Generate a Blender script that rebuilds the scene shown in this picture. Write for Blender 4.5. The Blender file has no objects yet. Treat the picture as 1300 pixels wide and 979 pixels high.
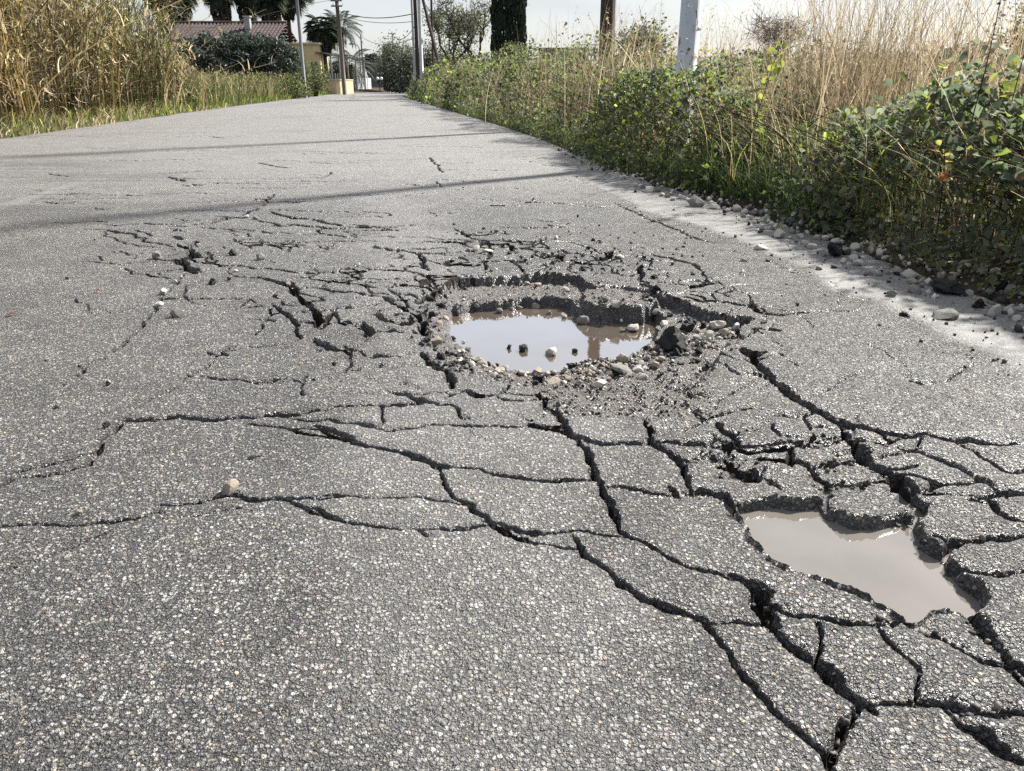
import bpy, math, random
import numpy as np
from mathutils import Vector, Matrix

random.seed(7)
rng = np.random.default_rng(7)
S = bpy.context.scene
COL = S.collection

# ------------------------------------------------------------------ camera
CAM_H, PITCH, FPX = 0.75, math.radians(21.4), 980.0
cam_d = bpy.data.cameras.new('camera'); cam = bpy.data.objects.new('camera', cam_d); COL.objects.link(cam)
cam.location = (0, 0, CAM_H); cam.rotation_euler = (math.radians(90) - PITCH, 0, 0)
cam_d.sensor_fit = 'HORIZONTAL'; cam_d.sensor_width = 36.0; cam_d.lens = 36.0 * FPX / 1300.0
cam_d.clip_start = 0.02; cam_d.clip_end = 6000
S.camera = cam

# ------------------------------------------------------------------ sun, sky, exposure
SUN_EL, SUN_AZ = math.radians(41), math.radians(50)
sun_d = bpy.data.lights.new('sun', 'SUN'); sun_d.energy = 4.2; sun_d.angle = math.radians(2.6); sun_d.color = (1.0, 0.96, 0.90)
sun = bpy.data.objects.new('sun', sun_d); COL.objects.link(sun)
sdir = Vector((math.sin(SUN_AZ) * math.cos(SUN_EL), math.cos(SUN_AZ) * math.cos(SUN_EL), math.sin(SUN_EL)))
sun.rotation_euler = (-sdir).to_track_quat('-Z', 'Y').to_euler(); sun.location = (20, 14, 20)

W = bpy.data.worlds.new('World'); S.world = W; W.use_nodes = True
nt = W.node_tree; nt.nodes.clear()
def wn(t): return nt.nodes.new(t)
w_out, w_bg, w_sky = wn('ShaderNodeOutputWorld'), wn('ShaderNodeBackground'), wn('ShaderNodeTexSky')
w_sky.sky_type = 'NISHITA'; w_sky.sun_disc = False; w_sky.sun_elevation = SUN_EL; w_sky.sun_rotation = SUN_AZ
w_sky.air_density = 1.0; w_sky.dust_density = 2.0
w_tc, w_map, w_no, w_cr, w_mix = wn('ShaderNodeTexCoord'), wn('ShaderNodeMapping'), wn('ShaderNodeTexNoise'), wn('ShaderNodeValToRGB'), wn('ShaderNodeMix')
w_map.inputs['Scale'].default_value = (1.0, 1.0, 5.0)
w_no.inputs['Scale'].default_value = 1.6; w_no.inputs['Detail'].default_value = 5
w_cr.color_ramp.elements[0].position = 0.3; w_cr.color_ramp.elements[0].color = (0.62, 0.62, 0.62, 1)
w_cr.color_ramp.elements[1].position = 0.75; w_cr.color_ramp.elements[1].color = (0.93, 0.93, 0.93, 1)
w_mix.data_type = 'RGBA'; w_mix.inputs['B'].default_value = (2.48, 2.57, 2.70, 1)     # a thin veil of high cloud
nt.links.new(w_tc.outputs['Generated'], w_map.inputs['Vector']); nt.links.new(w_map.outputs['Vector'], w_no.inputs['Vector'])
nt.links.new(w_no.outputs['Fac'], w_cr.inputs['Fac']); nt.links.new(w_cr.outputs['Color'], w_mix.inputs['Factor'])
nt.links.new(w_sky.outputs['Color'], w_mix.inputs['A']); nt.links.new(w_mix.outputs['Result'], w_bg.inputs['Color'])
w_bg.inputs['Strength'].default_value = 0.1
nt.links.new(w_bg.outputs['Background'], w_out.inputs['Surface'])

S.view_settings.view_transform = 'Standard'; S.view_settings.look = 'None'
S.view_settings.exposure = 1.5; S.view_settings.gamma = 1.0
S.render.engine = 'CYCLES'
S.cycles.use_denoising = False
S.cycles.max_bounces = 6; S.cycles.transparent_max_bounces = 4; S.cycles.caustics_reflective = False; S.cycles.caustics_refractive = False
S.cycles.sample_clamp_indirect = 3.0; S.cycles.sample_clamp_direct = 7.0

# ------------------------------------------------------------------ helpers: places, noise, meshes, materials
CP, SP = math.cos(PITCH), math.sin(PITCH)
def G(px, py, z=0.0):
    """point of the horizontal plane z that the photograph shows at (px, py)"""
    u, v = (px - 650.0) / FPX, -(py - 489.5) / FPX
    dx, dy, dz = u, CP + v * SP, -SP + v * CP
    t = (z - CAM_H) / dz
    return (dx * t, dy * t)
def at(px, py, y):
    """point at the ground distance y that the photograph shows at (px, py)"""
    u, v = (px - 650.0) / FPX, -(py - 489.5) / FPX
    t = y / (CP + v * SP)
    return Vector((u * t, y, CAM_H + (-SP + v * CP) * t))

def hsh(i, j, seed):
    h = (i.astype(np.int64) * 374761393 + j.astype(np.int64) * 668265263 + seed * 1442695041) & 0xFFFFFFFF
    h = ((h ^ (h >> 13)) * 1274126177) & 0xFFFFFFFF
    h = ((h ^ (h >> 16)) * 2246822519) & 0xFFFFFFFF
    return ((h ^ (h >> 15)) & 0xFFFFFF) / float(0xFFFFFF)
def vnoise(x, y, seed=0):
    xi, yi = np.floor(x), np.floor(y); fx, fy = x - xi, y - yi
    fx = fx * fx * (3 - 2 * fx); fy = fy * fy * (3 - 2 * fy)
    a, b = hsh(xi, yi, seed), hsh(xi + 1, yi, seed); c, d = hsh(xi, yi + 1, seed), hsh(xi + 1, yi + 1, seed)
    return (a + (b - a) * fx) * (1 - fy) + (c + (d - c) * fx) * fy - 0.5
def fbm(x, y, seed=0, oct=3):
    r, a = 0, 1.0
    for k in range(oct):
        r = r + a * vnoise(x * 2 ** k, y * 2 ** k, seed + 17 * k); a *= 0.5
    return r
def worley(x, y, seed=0):
    xi, yi = np.floor(x), np.floor(y); best = np.full(x.shape, 9.0)
    for a in (-1, 0, 1):
        for b in (-1, 0, 1):
            cx, cy = xi + a, yi + b
            d = (cx + hsh(cx, cy, seed) - x) ** 2 + (cy + hsh(cx, cy, seed + 5) - y) ** 2
            best = np.minimum(best, d)
    return np.sqrt(best)
def worley2(x, y, seed=0):
    xi, yi = np.floor(x), np.floor(y); f1 = np.full(x.shape, 9.0); f2 = np.full(x.shape, 9.0)
    for a in (-1, 0, 1):
        for b in (-1, 0, 1):
            cx, cy = xi + a, yi + b
            d = np.sqrt((cx + hsh(cx, cy, seed) - x) ** 2 + (cy + hsh(cx, cy, seed + 5) - y) ** 2)
            f2 = np.where(d < f1, f1, np.minimum(f2, d)); f1 = np.minimum(f1, d)
    return f1, f2
def sstep(t):
    t = np.clip(t, 0, 1); return t * t * (3 - 2 * t)

def link(name, me, mat=None, parent=None):
    o = bpy.data.objects.new(name, me); COL.objects.link(o)
    if mat is not None and me is not None and len(me.materials) == 0: me.materials.append(mat)
    if parent is not None: o.parent = parent
    return o
def tag(o, label=None, cat=None, group=None, kind=None):
    if label: o['label'] = label
    if cat: o['category'] = cat
    if group: o['group'] = group
    if kind: o['kind'] = kind
    return o
def thing(name, label, cat, loc=(0, 0, 0), rz=0.0, group=None):
    o = bpy.data.objects.new(name, None); COL.objects.link(o)
    o.location = loc; o.rotation_euler = (0, 0, rz); o.empty_display_size = 0.1
    return tag(o, label, cat, group)
def np_mesh(name, V, F, smooth=False, tint=None):
    """V (n,3); F (m,k) of one polygon size; tint (n,3) goes to the colour attribute 'tint'"""
    me = bpy.data.meshes.new(name); V = np.asarray(V, np.float32); F = np.asarray(F, np.int32)
    n, m, k = len(V), len(F), F.shape[1]
    me.vertices.add(n); me.vertices.foreach_set('co', V.ravel())
    me.loops.add(m * k); me.loops.foreach_set('vertex_index', F.ravel())
    me.polygons.add(m); me.polygons.foreach_set('loop_start', np.arange(0, m * k, k, dtype=np.int32))
    me.polygons.foreach_set('loop_total', np.full(m, k, np.int32))
    if smooth: me.polygons.foreach_set('use_smooth', np.ones(m, bool))
    me.update(calc_edges=True)
    if tint is not None:
        a = me.color_attributes.new('tint', 'FLOAT_COLOR', 'POINT')
        c = np.ones((n, 4), np.float32); c[:, :3] = tint; a.data.foreach_set('color', c.ravel())
    return me

class MB:
    """collects polygons of any size and links them as ONE mesh object"""
    def __init__(s): s.v, s.f = [], []
    def poly(s, pts):
        b = len(s.v); s.v += [tuple(p) for p in pts]; s.f.append(tuple(range(b, b + len(pts))))
    def box(s, c, d, rz=0.0, taper=1.0):
        b = len(s.v); hx, hy, hz = d[0] / 2, d[1] / 2, d[2] / 2; cs, sn = math.cos(rz), math.sin(rz)
        for z, k in ((-hz, 1), (hz, taper)):
            for x, y in ((-hx, -hy), (hx, -hy), (hx, hy), (-hx, hy)):
                x, y = x * k, y * k
                s.v.append((c[0] + x * cs - y * sn, c[1] + x * sn + y * cs, c[2] + z))
        s.f += [tuple(b + i for i in q) for q in ((3, 2, 1, 0), (4, 5, 6, 7), (0, 1, 5, 4), (1, 2, 6, 5), (2, 3, 7, 6), (3, 0, 4, 7))]
        return s
    def tube(s, pts, rad, n=8, cap=True):
        pts = [Vector(p) for p in pts]; rad = rad if isinstance(rad, (list, tuple)) else [rad] * len(pts); rings = []
        for i, p in enumerate(pts):
            t = (pts[min(i + 1, len(pts) - 1)] - pts[max(i - 1, 0)]).normalized()
            a = t.cross(Vector((0, 0, 1)) if abs(t.z) < 0.9 else Vector((1, 0, 0))).normalized(); c = t.cross(a)
            b = len(s.v)
            for k in range(n):
                w = 2 * math.pi * k / n; s.v.append(tuple(p + (a * math.cos(w) + c * math.sin(w)) * rad[i]))
            rings.append(b)
        for r0, r1 in zip(rings, rings[1:]):
            for k in range(n): s.f.append((r0 + k, r0 + (k + 1) % n, r1 + (k + 1) % n, r1 + k))
        if cap: s.f.append(tuple(rings[0] + k for k in range(n))); s.f.append(tuple(rings[-1] + k for k in reversed(range(n))))
        return s
    def build(s, name, mat, parent=None, smooth=False):
        me = bpy.data.meshes.new(name); me.from_pydata(s.v, [], s.f); me.update()
        if smooth: me.polygons.foreach_set('use_smooth', np.ones(len(me.polygons), bool))
        return link(name, me, mat, parent)

def new_mat(name):
    m = bpy.data.materials.new(name); m.use_nodes = True; t = m.node_tree; t.nodes.clear()
    out = t.nodes.new('ShaderNodeOutputMaterial')
    def N(kind, **kw):
        n = t.nodes.new(kind)
        for k, v in kw.items():
            if k in n.inputs: n.inputs[k].default_value = v
            else: setattr(n, k, v)
        return n
    def L(a, b): t.links.new(a, b)
    return m, out, N, L
def math_node(N, L, op, a, b=None, clamp=False):
    n = N('ShaderNodeMath', operation=op, use_clamp=clamp)
    for i, q in enumerate((a, b)):
        if q is None: continue
        if isinstance(q, (int, float)): n.inputs[i].default_value = q
        else: L(q, n.inputs[i])
    return n.outputs[0]
def mix_col(N, L, f, a, b, mode='MIX'):
    n = N('ShaderNodeMix', data_type='RGBA', blend_type=mode)
    for k, q in (('Factor', f), ('A', a), ('B', b)):
        s = n.inputs[k] if k != 'Factor' else n.inputs[0]
        if k == 'A': s = n.inputs[6]
        if k == 'B': s = n.inputs[7]
        if isinstance(q, (int, float)): s.default_value = q
        elif isinstance(q, tuple): s.default_value = (*q, 1) if len(q) == 3 else q
        else: L(q, s)
    return n.outputs[2]
def ramp(N, L, fac, stops):
    n = N('ShaderNodeValToRGB'); e = n.color_ramp.elements
    while len(e) < len(stops): e.new(0.5)
    for q, (p, c) in zip(e, stops):
        q.position = p; q.color = (*c, 1) if isinstance(c, tuple) else (c, c, c, 1)
    L(fac, n.inputs['Fac']); return n.outputs['Color']

def noisy_mat(name, c0, c1, scale=8.0, rough=0.8, bump=0.3, bscale=None, dist=0.01, spec=0.3, stretch=(1, 1, 1), c2=None, metallic=0.0):
    m, out, N, L = new_mat(name)
    tc = N('ShaderNodeTexCoord'); mp = N('ShaderNodeMapping'); mp.inputs['Scale'].default_value = stretch
    L(tc.outputs['Object'], mp.inputs['Vector'])
    n1 = N('ShaderNodeTexNoise', Scale=scale, Detail=6.0, Roughness=0.6); L(mp.outputs[0], n1.inputs['Vector'])
    st = [(0.3, c0), (0.7, c1)] + ([(0.8, c2)] if c2 else [])
    col = ramp(N, L, n1.outputs['Fac'], st)
    n2 = N('ShaderNodeTexNoise', Scale=bscale or scale * 4, Detail=4.0); L(mp.outputs[0], n2.inputs['Vector'])
    bp = N('ShaderNodeBump', Strength=bump, Distance=dist); L(n2.outputs['Fac'], bp.inputs['Height'])
    p = N('ShaderNodeBsdfPrincipled', Roughness=rough, Metallic=metallic); p.inputs['Specular IOR Level'].default_value = spec
    L(col, p.inputs['Base Color']); L(bp.outputs[0], p.inputs['Normal']); L(p.outputs[0], out.inputs['Surface'])
    return m

def leaf_mat(name, trans=0.45, rough=0.55, gloss=0.3):
    m, out, N, L = new_mat(name)
    at_ = N('ShaderNodeAttribute', attribute_name='tint')
    p = N('ShaderNodeBsdfPrincipled', Roughness=rough); p.inputs['Specular IOR Level'].default_value = gloss
    tr = N('ShaderNodeBsdfTranslucent'); mx = N('ShaderNodeMixShader', Fac=trans)
    hs = N('ShaderNodeHueSaturation', Saturation=1.05, Value=1.7); L(at_.outputs['Color'], hs.inputs['Color'])
    L(at_.outputs['Color'], p.inputs['Base Color']); L(hs.outputs['Color'], tr.inputs['Color'])
    L(p.outputs[0], mx.inputs[1]); L(tr.outputs[0], mx.inputs[2]); L(mx.outputs[0], out.inputs['Surface'])
    return m

# road edges (left, right) as functions of the distance y
_LY = [-60, 0, 11.3, 21.2, 30, 40, 50, 60, 66, 74, 85, 100, 130]
_LX = [-7.0, -7.0, -7.3, -8.7, -9.75, -10.9, -12.0, -12.9, -12.9, -11.0, -6.0, 2.0, 20]
_RY = [-60, 0, 2.5, 4.07, 7.45, 11.3, 18.7, 30, 40, 50, 60, 66, 74, 85, 100, 130]
_RX = [2.2, 1.95, 1.80, 1.60, 0.92, 0.45, -0.85, -3.0, -4.9, -6.7, -7.3, -7.0, -5.6, -1.5, 7.0, 26]
def Lx(y): return np.interp(y, _LY, _LX)
def Rx(y): return np.interp(y, _RY, _RX)

# ------------------------------------------------------------------ road: cracked near surface
CRK = []   # (list of (px,py) in the photograph, width m, depth m)
vA, vB, vC, vL, vO = (680, 440, 4.194), (990, 500, 4.194), (990, 740, 4.097), (800, 560, 2.336), (800, 300, 2.6)
def cr(view, w, *lines, d=None):
    ox, oy, s = view
    for l in lines:
        CRK.append(([(ox + l[i] / s, oy + l[i + 1] / s) for i in range(0, len(l), 2)], w * (1.0 if view in (vB, vC, vO) else .78 if view in (vA, vL) or view[0] in (360, 400) else 1.05), d if d else min(0.045, 0.008 + 2.2 * w)))
vA, vB, vC, vD, vE, vF = (680, 440, 4.194), (990, 500, 4.194), (990, 740, 4.097), (100, 260, 4.194), (330, 300, 4.194), (360, 470, 4.194)
vG, vH, vI, vJ, vK, vL, vM = (780, 230, 4.194), (480, 200, 4.0625), (0, 250, 3.0), (0, 560, 2.337), (400, 560, 2.337), (800, 560, 2.336), (0, 0, 3.0)
vN, vO = (433, 0, 3.0), (800, 300, 2.6)
# middle
cr(vF, .010, [0,230,170,205,300,190,420,185,570,165,720,160,880,180,930,210,960,265])
cr(vF, .020, [570,105,640,120,730,150], [430,190,560,172,700,165])
cr(vF, .008, [0,240,100,258,280,262,400,275,490,295,560,320,660,305,770,290,900,282,1000,288,1100,292,1300,292,1400,300,1480,325])
cr(vF, .005, [520,205,515,260,500,295])
cr(vF, .010, [0,300,90,330,220,350,380,380,470,400,590,430,700,460,830,515], [180,290,240,305,330,350,400,385])
cr(vF, .019, [690,455,760,485,850,515])
cr(vF, .007, [850,505,950,520,1080,545,1250,580])
cr(vK, .008, [550,105,650,115,825,118])
cr(vF, .009, [830,530,845,590,900,650,960,705,1050,760,1130,825,1300,870])
cr(vK, .008, [520,245,600,270,690,275,770,270,850,280,925,285], [520,245,620,290,700,305,770,312])
cr(vF, .005, [20,690,170,680,300,675,400,685,490,695,560,685,680,680,780,690,900,700,960,715], [20,690,90,730,200,750,300,800,380,825,500,835,600,845,700,850,730,865], [770,855,950,850,1080,830,1130,850,1300,910])
cr(vK, .006, [770,290,800,330,860,375,920,430,1000,480,1089,505])
cr(vL, .010, [0,430,60,465,130,500,220,525,260,570,300,650,370,715,440,790,520,855,580,895,600,975])
cr(vL, .004, [220,525,400,525])
cr(vA, .014, [-40,190,0,230,60,310,150,400,190,470,260,560,310,660,340,720,400,790,430,880,450,965])
cr(vL, .014, [0,280,60,310,130,350,210,385,330,395,380,440,420,520,490,590,560,640,620,690,700,760])
cr(vL, .026, [320,395,385,430,430,520], [560,640,620,690,690,745])
cr(vL, .013, [700,770,640,830,620,880,600,920], [700,770,800,760,880,755,960,770,1060,775,1168,790])
cr(vL, .016, [385,440,480,500,600,515,700,530,820,515])
cr(vL, .006, [740,545,790,590,850,650,875,700,865,720])
cr(vL, .010, [560,545,570,600,560,640], [840,530,900,560,960,590,1040,630,1130,650,1168,690], [960,780,1000,830,1040,860,1100,900,1168,930])
cr(vL, .017, [1000,490,1060,540,1100,590,1130,650,1168,680])
cr(vL, .024, [1035,858,1095,900])
cr(vA, .012, [0,415,60,420,150,435], [190,470,300,495,440,515,560,510,620,490,750,495,900,495,1000,490,1060,510])
cr(vA, .009, [590,385,610,430,615,480], [360,735,460,745,560,750,650,770,720,765])
cr(vA, .019, [620,490,700,540,770,610,820,670,830,740], [830,750,900,745,1000,760,1040,830])
cr(vA, .014, [725,745,745,765])
cr(vA, .008, [0,710,200,715,310,700])
cr(vA, .018, [985,395,1040,440,1090,490,1200,495,1300,490], [850,330,900,352,980,350,1040,320,1150,310,1300,335])
cr(vA, .012, [1080,10,1150,40,1200,90,1250,140,1300,175])
cr(vA, .010, [770,580,900,600,1020,600,1150,610,1190,660], [1150,640,1200,660,1300,720])
cr(vO, .015, [380,370,410,400,440,430,490,475,550,520,630,570,700,600,780,620,870,640,1000,650,1100,660,1250,675])
cr(vO, .022, [630,575,700,605,790,625])
cr(vB, .013, [0,105,60,100,130,90,200,75], [0,230,80,225,150,215,170,190,250,200,330,200,400,230])
cr(vB, .007, [130,100,165,180], [540,240,600,265,720,265], [940,230,1060,280,1130,340,1200,390,1300,390])
cr(vB, .015, [-60,320,0,330,80,345,170,360,260,340,380,330,430,320], [170,360,220,420,250,490,250,560], [870,740,980,760,1100,770,1200,740,1300,720])
cr(vB, .009, [230,465,330,455,400,445,480,445,600,450])
cr(vB, .022, [330,160,400,230,440,310,520,370,600,400,620,450,680,510,750,560,760,600])
cr(vB, .011, [540,380,600,365,700,355], [1130,560,1170,610,1250,650,1300,665], [740,600,640,650,560,690], [880,840,920,780,980,760])
cr(vB, .014, [600,400,640,410,700,470,800,510,900,520,1000,530,1150,530,1230,520,1300,510], [860,850,950,880,1040,930,1150,930,1300,915])
cr(vB, .020, [1045,560,1110,570])
# left of the pothole
cr(vE, .008, [0,170,100,180,200,195,330,195,450,190,560,185,620,175,740,185,820,190,870,210,960,208,1050,210], [265,215,330,235,400,240,480,215,600,225,760,225])
cr(vE, .013, [0,220,80,235,130,250,180,285,250,270,360,280,460,290,560,300,660,320,730,350,780,390])
cr(vE, .008, [400,240,500,250,620,265,740,255,780,240], [690,280,740,300,850,320,900,310], [300,545,400,590,520,605,640,630,760,630])
cr(vE, .020, [170,275,230,340,280,380,310,420,290,460], [520,450,600,490,730,490], [770,390,860,420,880,510])
cr(vE, .013, [70,360,130,400,190,460,200,530], [310,430,420,440,520,450,560,430,650,430,740,430], [860,830,1000,820,1100,820,1160,850,1240,835,1300,825,1420,835])
cr(vE, .020, [870,620,920,660,1000,710,1020,780])
cr(vE, .005, [0,760,200,755,390,750])
cr(vE, .008, [840,90,860,130,900,180], [600,60,740,80,840,90,900,95,1000,90])
cr(vE, .018, [1000,120,1030,155,1170,150])
cr(vE, .010, [1080,20,1180,30,1240,45,1300,45])
# far left knot and lines
cr(vD, .022, [500,140,560,140], [490,165,550,185], [520,210,590,230,620,190])
cr(vD, .034, [590,235,600,270,550,300,580,340,620,370])
cr(vD, .010, [540,290,700,320,850,325,960,340,1080,345,1160,360,1300,360], [830,380,950,385,1050,405,1110,415,1150,450,1230,440,1300,445])
cr(vD, .014, [20,130,150,130,300,160,360,190,430,210,490,210])
cr(vD, .008, [120,140,180,180,300,215,430,225], [0,305,100,300,230,320,330,310,400,295,540,290], [100,270,110,300], [230,340,310,370,400,380,520,390], [150,130,300,130,400,165])
cr(vD, .009, [560,370,520,430,450,480,400,550,330,650,240,740,130,820,60,830,0,900], d=.010)
cr(vD, .005, [480,500,700,500,860,500], [600,920,800,930,950,945,1100,930,1300,910], [1020,40,1110,60,1300,80])
cr(vD, .012, [620,110,740,90,820,70,900,40,980,0,1040,-60], [700,780,770,800])
cr(vD, .008, [720,790,860,760,1000,750,1130,720], [770,130,880,150,910,170], [680,250,720,300,740,320])
cr(vI, .012, [880,570,830,600,780,650,720,690,660,730,560,780,480,830,430,890,360,960], d=.02)
cr(vJ, .007, [300,15,270,70,180,95,60,110], [280,30,170,60,60,90,0,130])
cr(vI, .010, [480,850,600,850,680,840,860,845,1000,830,1100,820,1240,800,1300,795])
cr(vI, .008, [960,860,1100,880,1220,880,1300,920])
cr(vJ, .007, [-30,243,0,245,100,245,200,252,300,240,380,230,460,210], [500,185,600,180,680,160,760,172,860,172,1012,165])
cr(vJ, .004, [500,220,580,212,690,200], [860,180,930,205,1012,230], [320,265,230,300,130,340,0,390], d=.008)
# right of the pothole
cr(vG, .012, [0,115,100,165,200,210,320,255,430,300,530,330], [200,390,300,410,430,450,480,500,530,545])
cr(vG, .016, [390,570,450,560,530,545], [760,780,860,785], [690,830,760,780])
cr(vG, .013, [540,590,640,620,720,650,760,690,880,710,980,695,1080,695])
cr(vG, .006, [1080,690,1300,685], [820,420,950,490])
cr(vG, .024, [130,460,150,520,180,580], [690,890,720,920,780,905])
cr(vG, .012, [780,910,740,940])
# beyond
cr(vH, .018, [260,0,300,40,330,75], [300,120,325,150])
cr(vH, .014, [400,370,440,400,530,430,590,455,670,445,690,490], [440,395,560,390,720,400], [740,320,900,330,960,322], [660,370,860,360], [580,250,820,250])
cr(vH, .010, [0,410,100,412,230,410,330,425,430,425], [40,480,200,495,420,490], [200,495,260,575], [840,430,880,470], [400,270,540,275], [700,440,850,430])
cr(vM, .055, [790,520,850,525,910,520], [690,580,770,570], [600,660,700,655,770,650], [640,670,700,690], [860,830,800,850,740,855], [730,700,770,705])
cr(vM, .034, [860,440,700,470,560,505,440,530,320,555,210,580], [1220,680,1255,655], [1160,710,1100,715], [1150,600,1220,590])
cr(vM, .026, [980,620,1040,632,1110,640], [1030,805,1110,830,1200,835,1300,860], [970,760,1020,745])
for k in range(105):       # fine transverse cracks of the worn road beyond the potholes
    px, py = random.uniform(30, 740), 150 + 170 * random.random() ** 0.8
    if px > 640 + (py - 160) * 1.0: continue
    ln = random.uniform(25, 130); n = random.randint(4, 7); yy = py; pts = []
    for i in range(n):
        pts.append((px + ln * i / (n - 1), yy)); yy += random.uniform(-1.6, 1.6) * (py - 95) / 150
    CRK.append((pts, 0.012 + 0.022 * (320 - py) / 170, 0.03))

for k in range(120):      # hairline cracks round the potholes and up the middle
    px, py = random.choice(((random.gauss(560, 190), random.gauss(370, 75)), (random.gauss(930, 130), random.gauss(440, 80)), (random.gauss(300, 160), random.gauss(300, 40))))
    if py < 292 or px < 20 or px > 1290 or py > 560: continue
    x, y = G(px, py); a = random.uniform(-.9, .9) + random.choice((0, 0, 1.57)); ln = random.uniform(.05, .26); pts = []
    sc = FPX / math.sqrt(x * x + y * y + .56); n = random.randint(3, 6)
    for i in range(n):
        pts.append((px + math.cos(a) * ln * sc * i / (n - 1), py + math.sin(a) * ln * sc * .45 * i / (n - 1))); a += random.uniform(-.5, .5)
    CRK.append((pts, random.uniform(.0012, .003), .009))

# potholes: outlines, read off the photograph onto the planes they lie in
U = [G(*p) for p in [(546,378),(560,362),(578,353),(620,351),(680,346),(735,348),(756,360),(812,364),(833,371),(880,385),(930,400),(956,401),(948,412),(936,430),(915,445),(893,478),(878,500),(882,522),(845,530),(800,522),(745,520),(715,518),(696,500),(668,492),(640,484),(612,476),(585,462),(560,450),(545,436),(548,418),(534,402)]]
I_ = [G(*p, -.042) for p in [(566,389),(600,381),(660,377),(720,377),(735,385),(760,388),(830,390),(850,405),(832,425),(818,440),(795,452),(750,458),(700,470),(640,467),(600,452),(575,437),(562,415)]]
BUL = [G(*p, -.008) for p in [(742,366),(760,360),(800,358),(822,364),(836,380),(815,386),(770,385),(742,378)]]
P2 = [G(*p) for p in [(930,632),(945,628),(975,624),(1010,627),(1045,625),(1058,640),(1085,650),(1115,652),(1150,642),(1165,652),(1185,680),(1205,692),(1225,720),(1250,735),(1262,755),(1245,775),(1205,770),(1160,785),(1148,775),(1080,745),(1010,725),(975,708),(950,680)]]

# grid of the near road: rows get wider apart with distance, columns spread over the width of the road
NEAR0, NEAR1 = 0.42, 14.0
ys = [NEAR0]
while ys[-1] < NEAR1: ys.append(ys[-1] + 0.00255 * max(ys[-1], 0.8) ** 1.13)
ys = np.array(ys); NR = len(ys); NC = 741
s_ = np.linspace(-1, 1, NC); s_ = np.sign(s_) * np.where(np.abs(s_) < 0.86, np.abs(s_) * 0.76 / 0.86, 0.76 + (np.abs(s_) - 0.86) * 0.24 / 0.14)
s_ = (s_ + 1) / 2
xl, xr = np.maximum(Lx(ys), -(0.80 * ys + 0.42)), np.minimum(Rx(ys), 0.80 * ys + 0.42)
X = xl[:, None] + (xr - xl)[:, None] * s_[None, :]; Y = np.repeat(ys[:, None], NC, 1)
jit = rng.uniform(-.3, .3, X.shape); X[:, 1:-1] += (jit * np.gradient(X, axis=1))[:, 1:-1]
Z = 0.004 * fbm(X * 2.2, Y * 2.2, 1, 3) + 0.006 * fbm(X * .6, Y * .6, 2, 2)

cd = np.full(X.shape, 0.25)              # distance to the edge of the nearest crack (negative inside)
dep = np.zeros(X.shape); hlo = np.zeros(X.shape)
ROWY = ys; dys = np.gradient(ys)
def window(x0, x1, y0, y1):
    r0, r1 = np.searchsorted(ys, y0), np.searchsorted(ys, y1)
    if r1 <= r0: return None
    a = np.minimum((x0 - xl[r0:r1]) / (xr - xl)[r0:r1], 1).min(); b = np.maximum((x1 - xl[r0:r1]) / (xr - xl)[r0:r1], 0).max()
    c0, c1 = np.searchsorted(s_, a) - 1, np.searchsorted(s_, b) + 1
    c0, c1 = max(c0, 0), min(c1, NC)
    return (slice(r0, r1), slice(c0, c1)) if c1 > c0 else None
def wobble(pts, step, amp, seed):
    out = []; L = 0.0
    for (x0, y0), (x1, y1) in zip(pts, pts[1:]):
        l = math.hypot(x1 - x0, y1 - y0); n = max(1, int(l / step))
        for k in range(n):
            t = k / n; out.append((x0 + (x1 - x0) * t, y0 + (y1 - y0) * t, L + l * t))
        L += l
    out.append((*pts[-1], L)); a = np.array(out)
    e = amp * sstep(np.minimum(a[:, 2], L - a[:, 2]) / 0.03 + 0.2)
    a[:, 0] += e * 2 * fbm(a[:, 2] * 22, a[:, 2] * 0 + seed, 31, 4); a[:, 1] += e * 2 * fbm(a[:, 2] * 22, a[:, 2] * 0 + seed + 9, 37, 4)
    return a, L
for ci, (pix, w, d) in enumerate(CRK):
    pts = [G(*p) for p in pix]
    if max(p[1] for p in pts) > 13.9: continue
    ym = sum(p[1] for p in pts) / len(pts)
    step = 0.010 if ym < 2.6 else 0.02 if ym < 4.5 else 0.05
    if ym < 3.2:                           # run each crack a little on, so that it meets its neighbour
        for e0, e1, pos in ((0, 1, 0), (-1, -2, len(pts))):
            vx, vy = pts[e0][0] - pts[e1][0], pts[e0][1] - pts[e1][1]; l = math.hypot(vx, vy) + 1e-9
            pts.insert(pos if pos == 0 else len(pts), (pts[e0][0] + vx / l * .016, pts[e0][1] + vy / l * .016))
    a, L = wobble(pts, step, 0.009 if ym < 3 else 0.02, ci * 3.1)
    hw = w / 2 * (1 + 0.9 * fbm(a[:, 2] * 14, a[:, 2] * 0 + ci, 53, 3)) * (0.35 + 0.65 * sstep(np.minimum(a[:, 2], L - a[:, 2]) / min(0.08, L * .3)))
    hw = np.maximum(hw, 0.0012)
    R = 0.05 + w
    for k in range(len(a) - 1):
        (x0, y0), (x1, y1) = a[k, :2], a[k + 1, :2]
        q = window(min(x0, x1) - R, max(x0, x1) + R, min(y0, y1) - R, max(y0, y1) + R)
        if q is None: continue
        qx, qy = X[q], Y[q]; ex, ey = x1 - x0, y1 - y0
        t = np.clip(((qx - x0) * ex + (qy - y0) * ey) / (ex * ex + ey * ey + 1e-12), 0, 1)
        h = np.maximum(hw[k] + (hw[k + 1] - hw[k]) * t, 0.36 * dys[q[0]][:, None])
        dd = np.hypot(qx - x0 - ex * t, qy - y0 - ey * t) - h
        m = dd < cd[q]; hlo[q] = np.where(m, h, hlo[q]); cd[q] = np.where(m, dd, cd[q]); dep[q] = np.where(m, np.maximum(d, 0.5 * dep[q]), dep[q])

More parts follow.
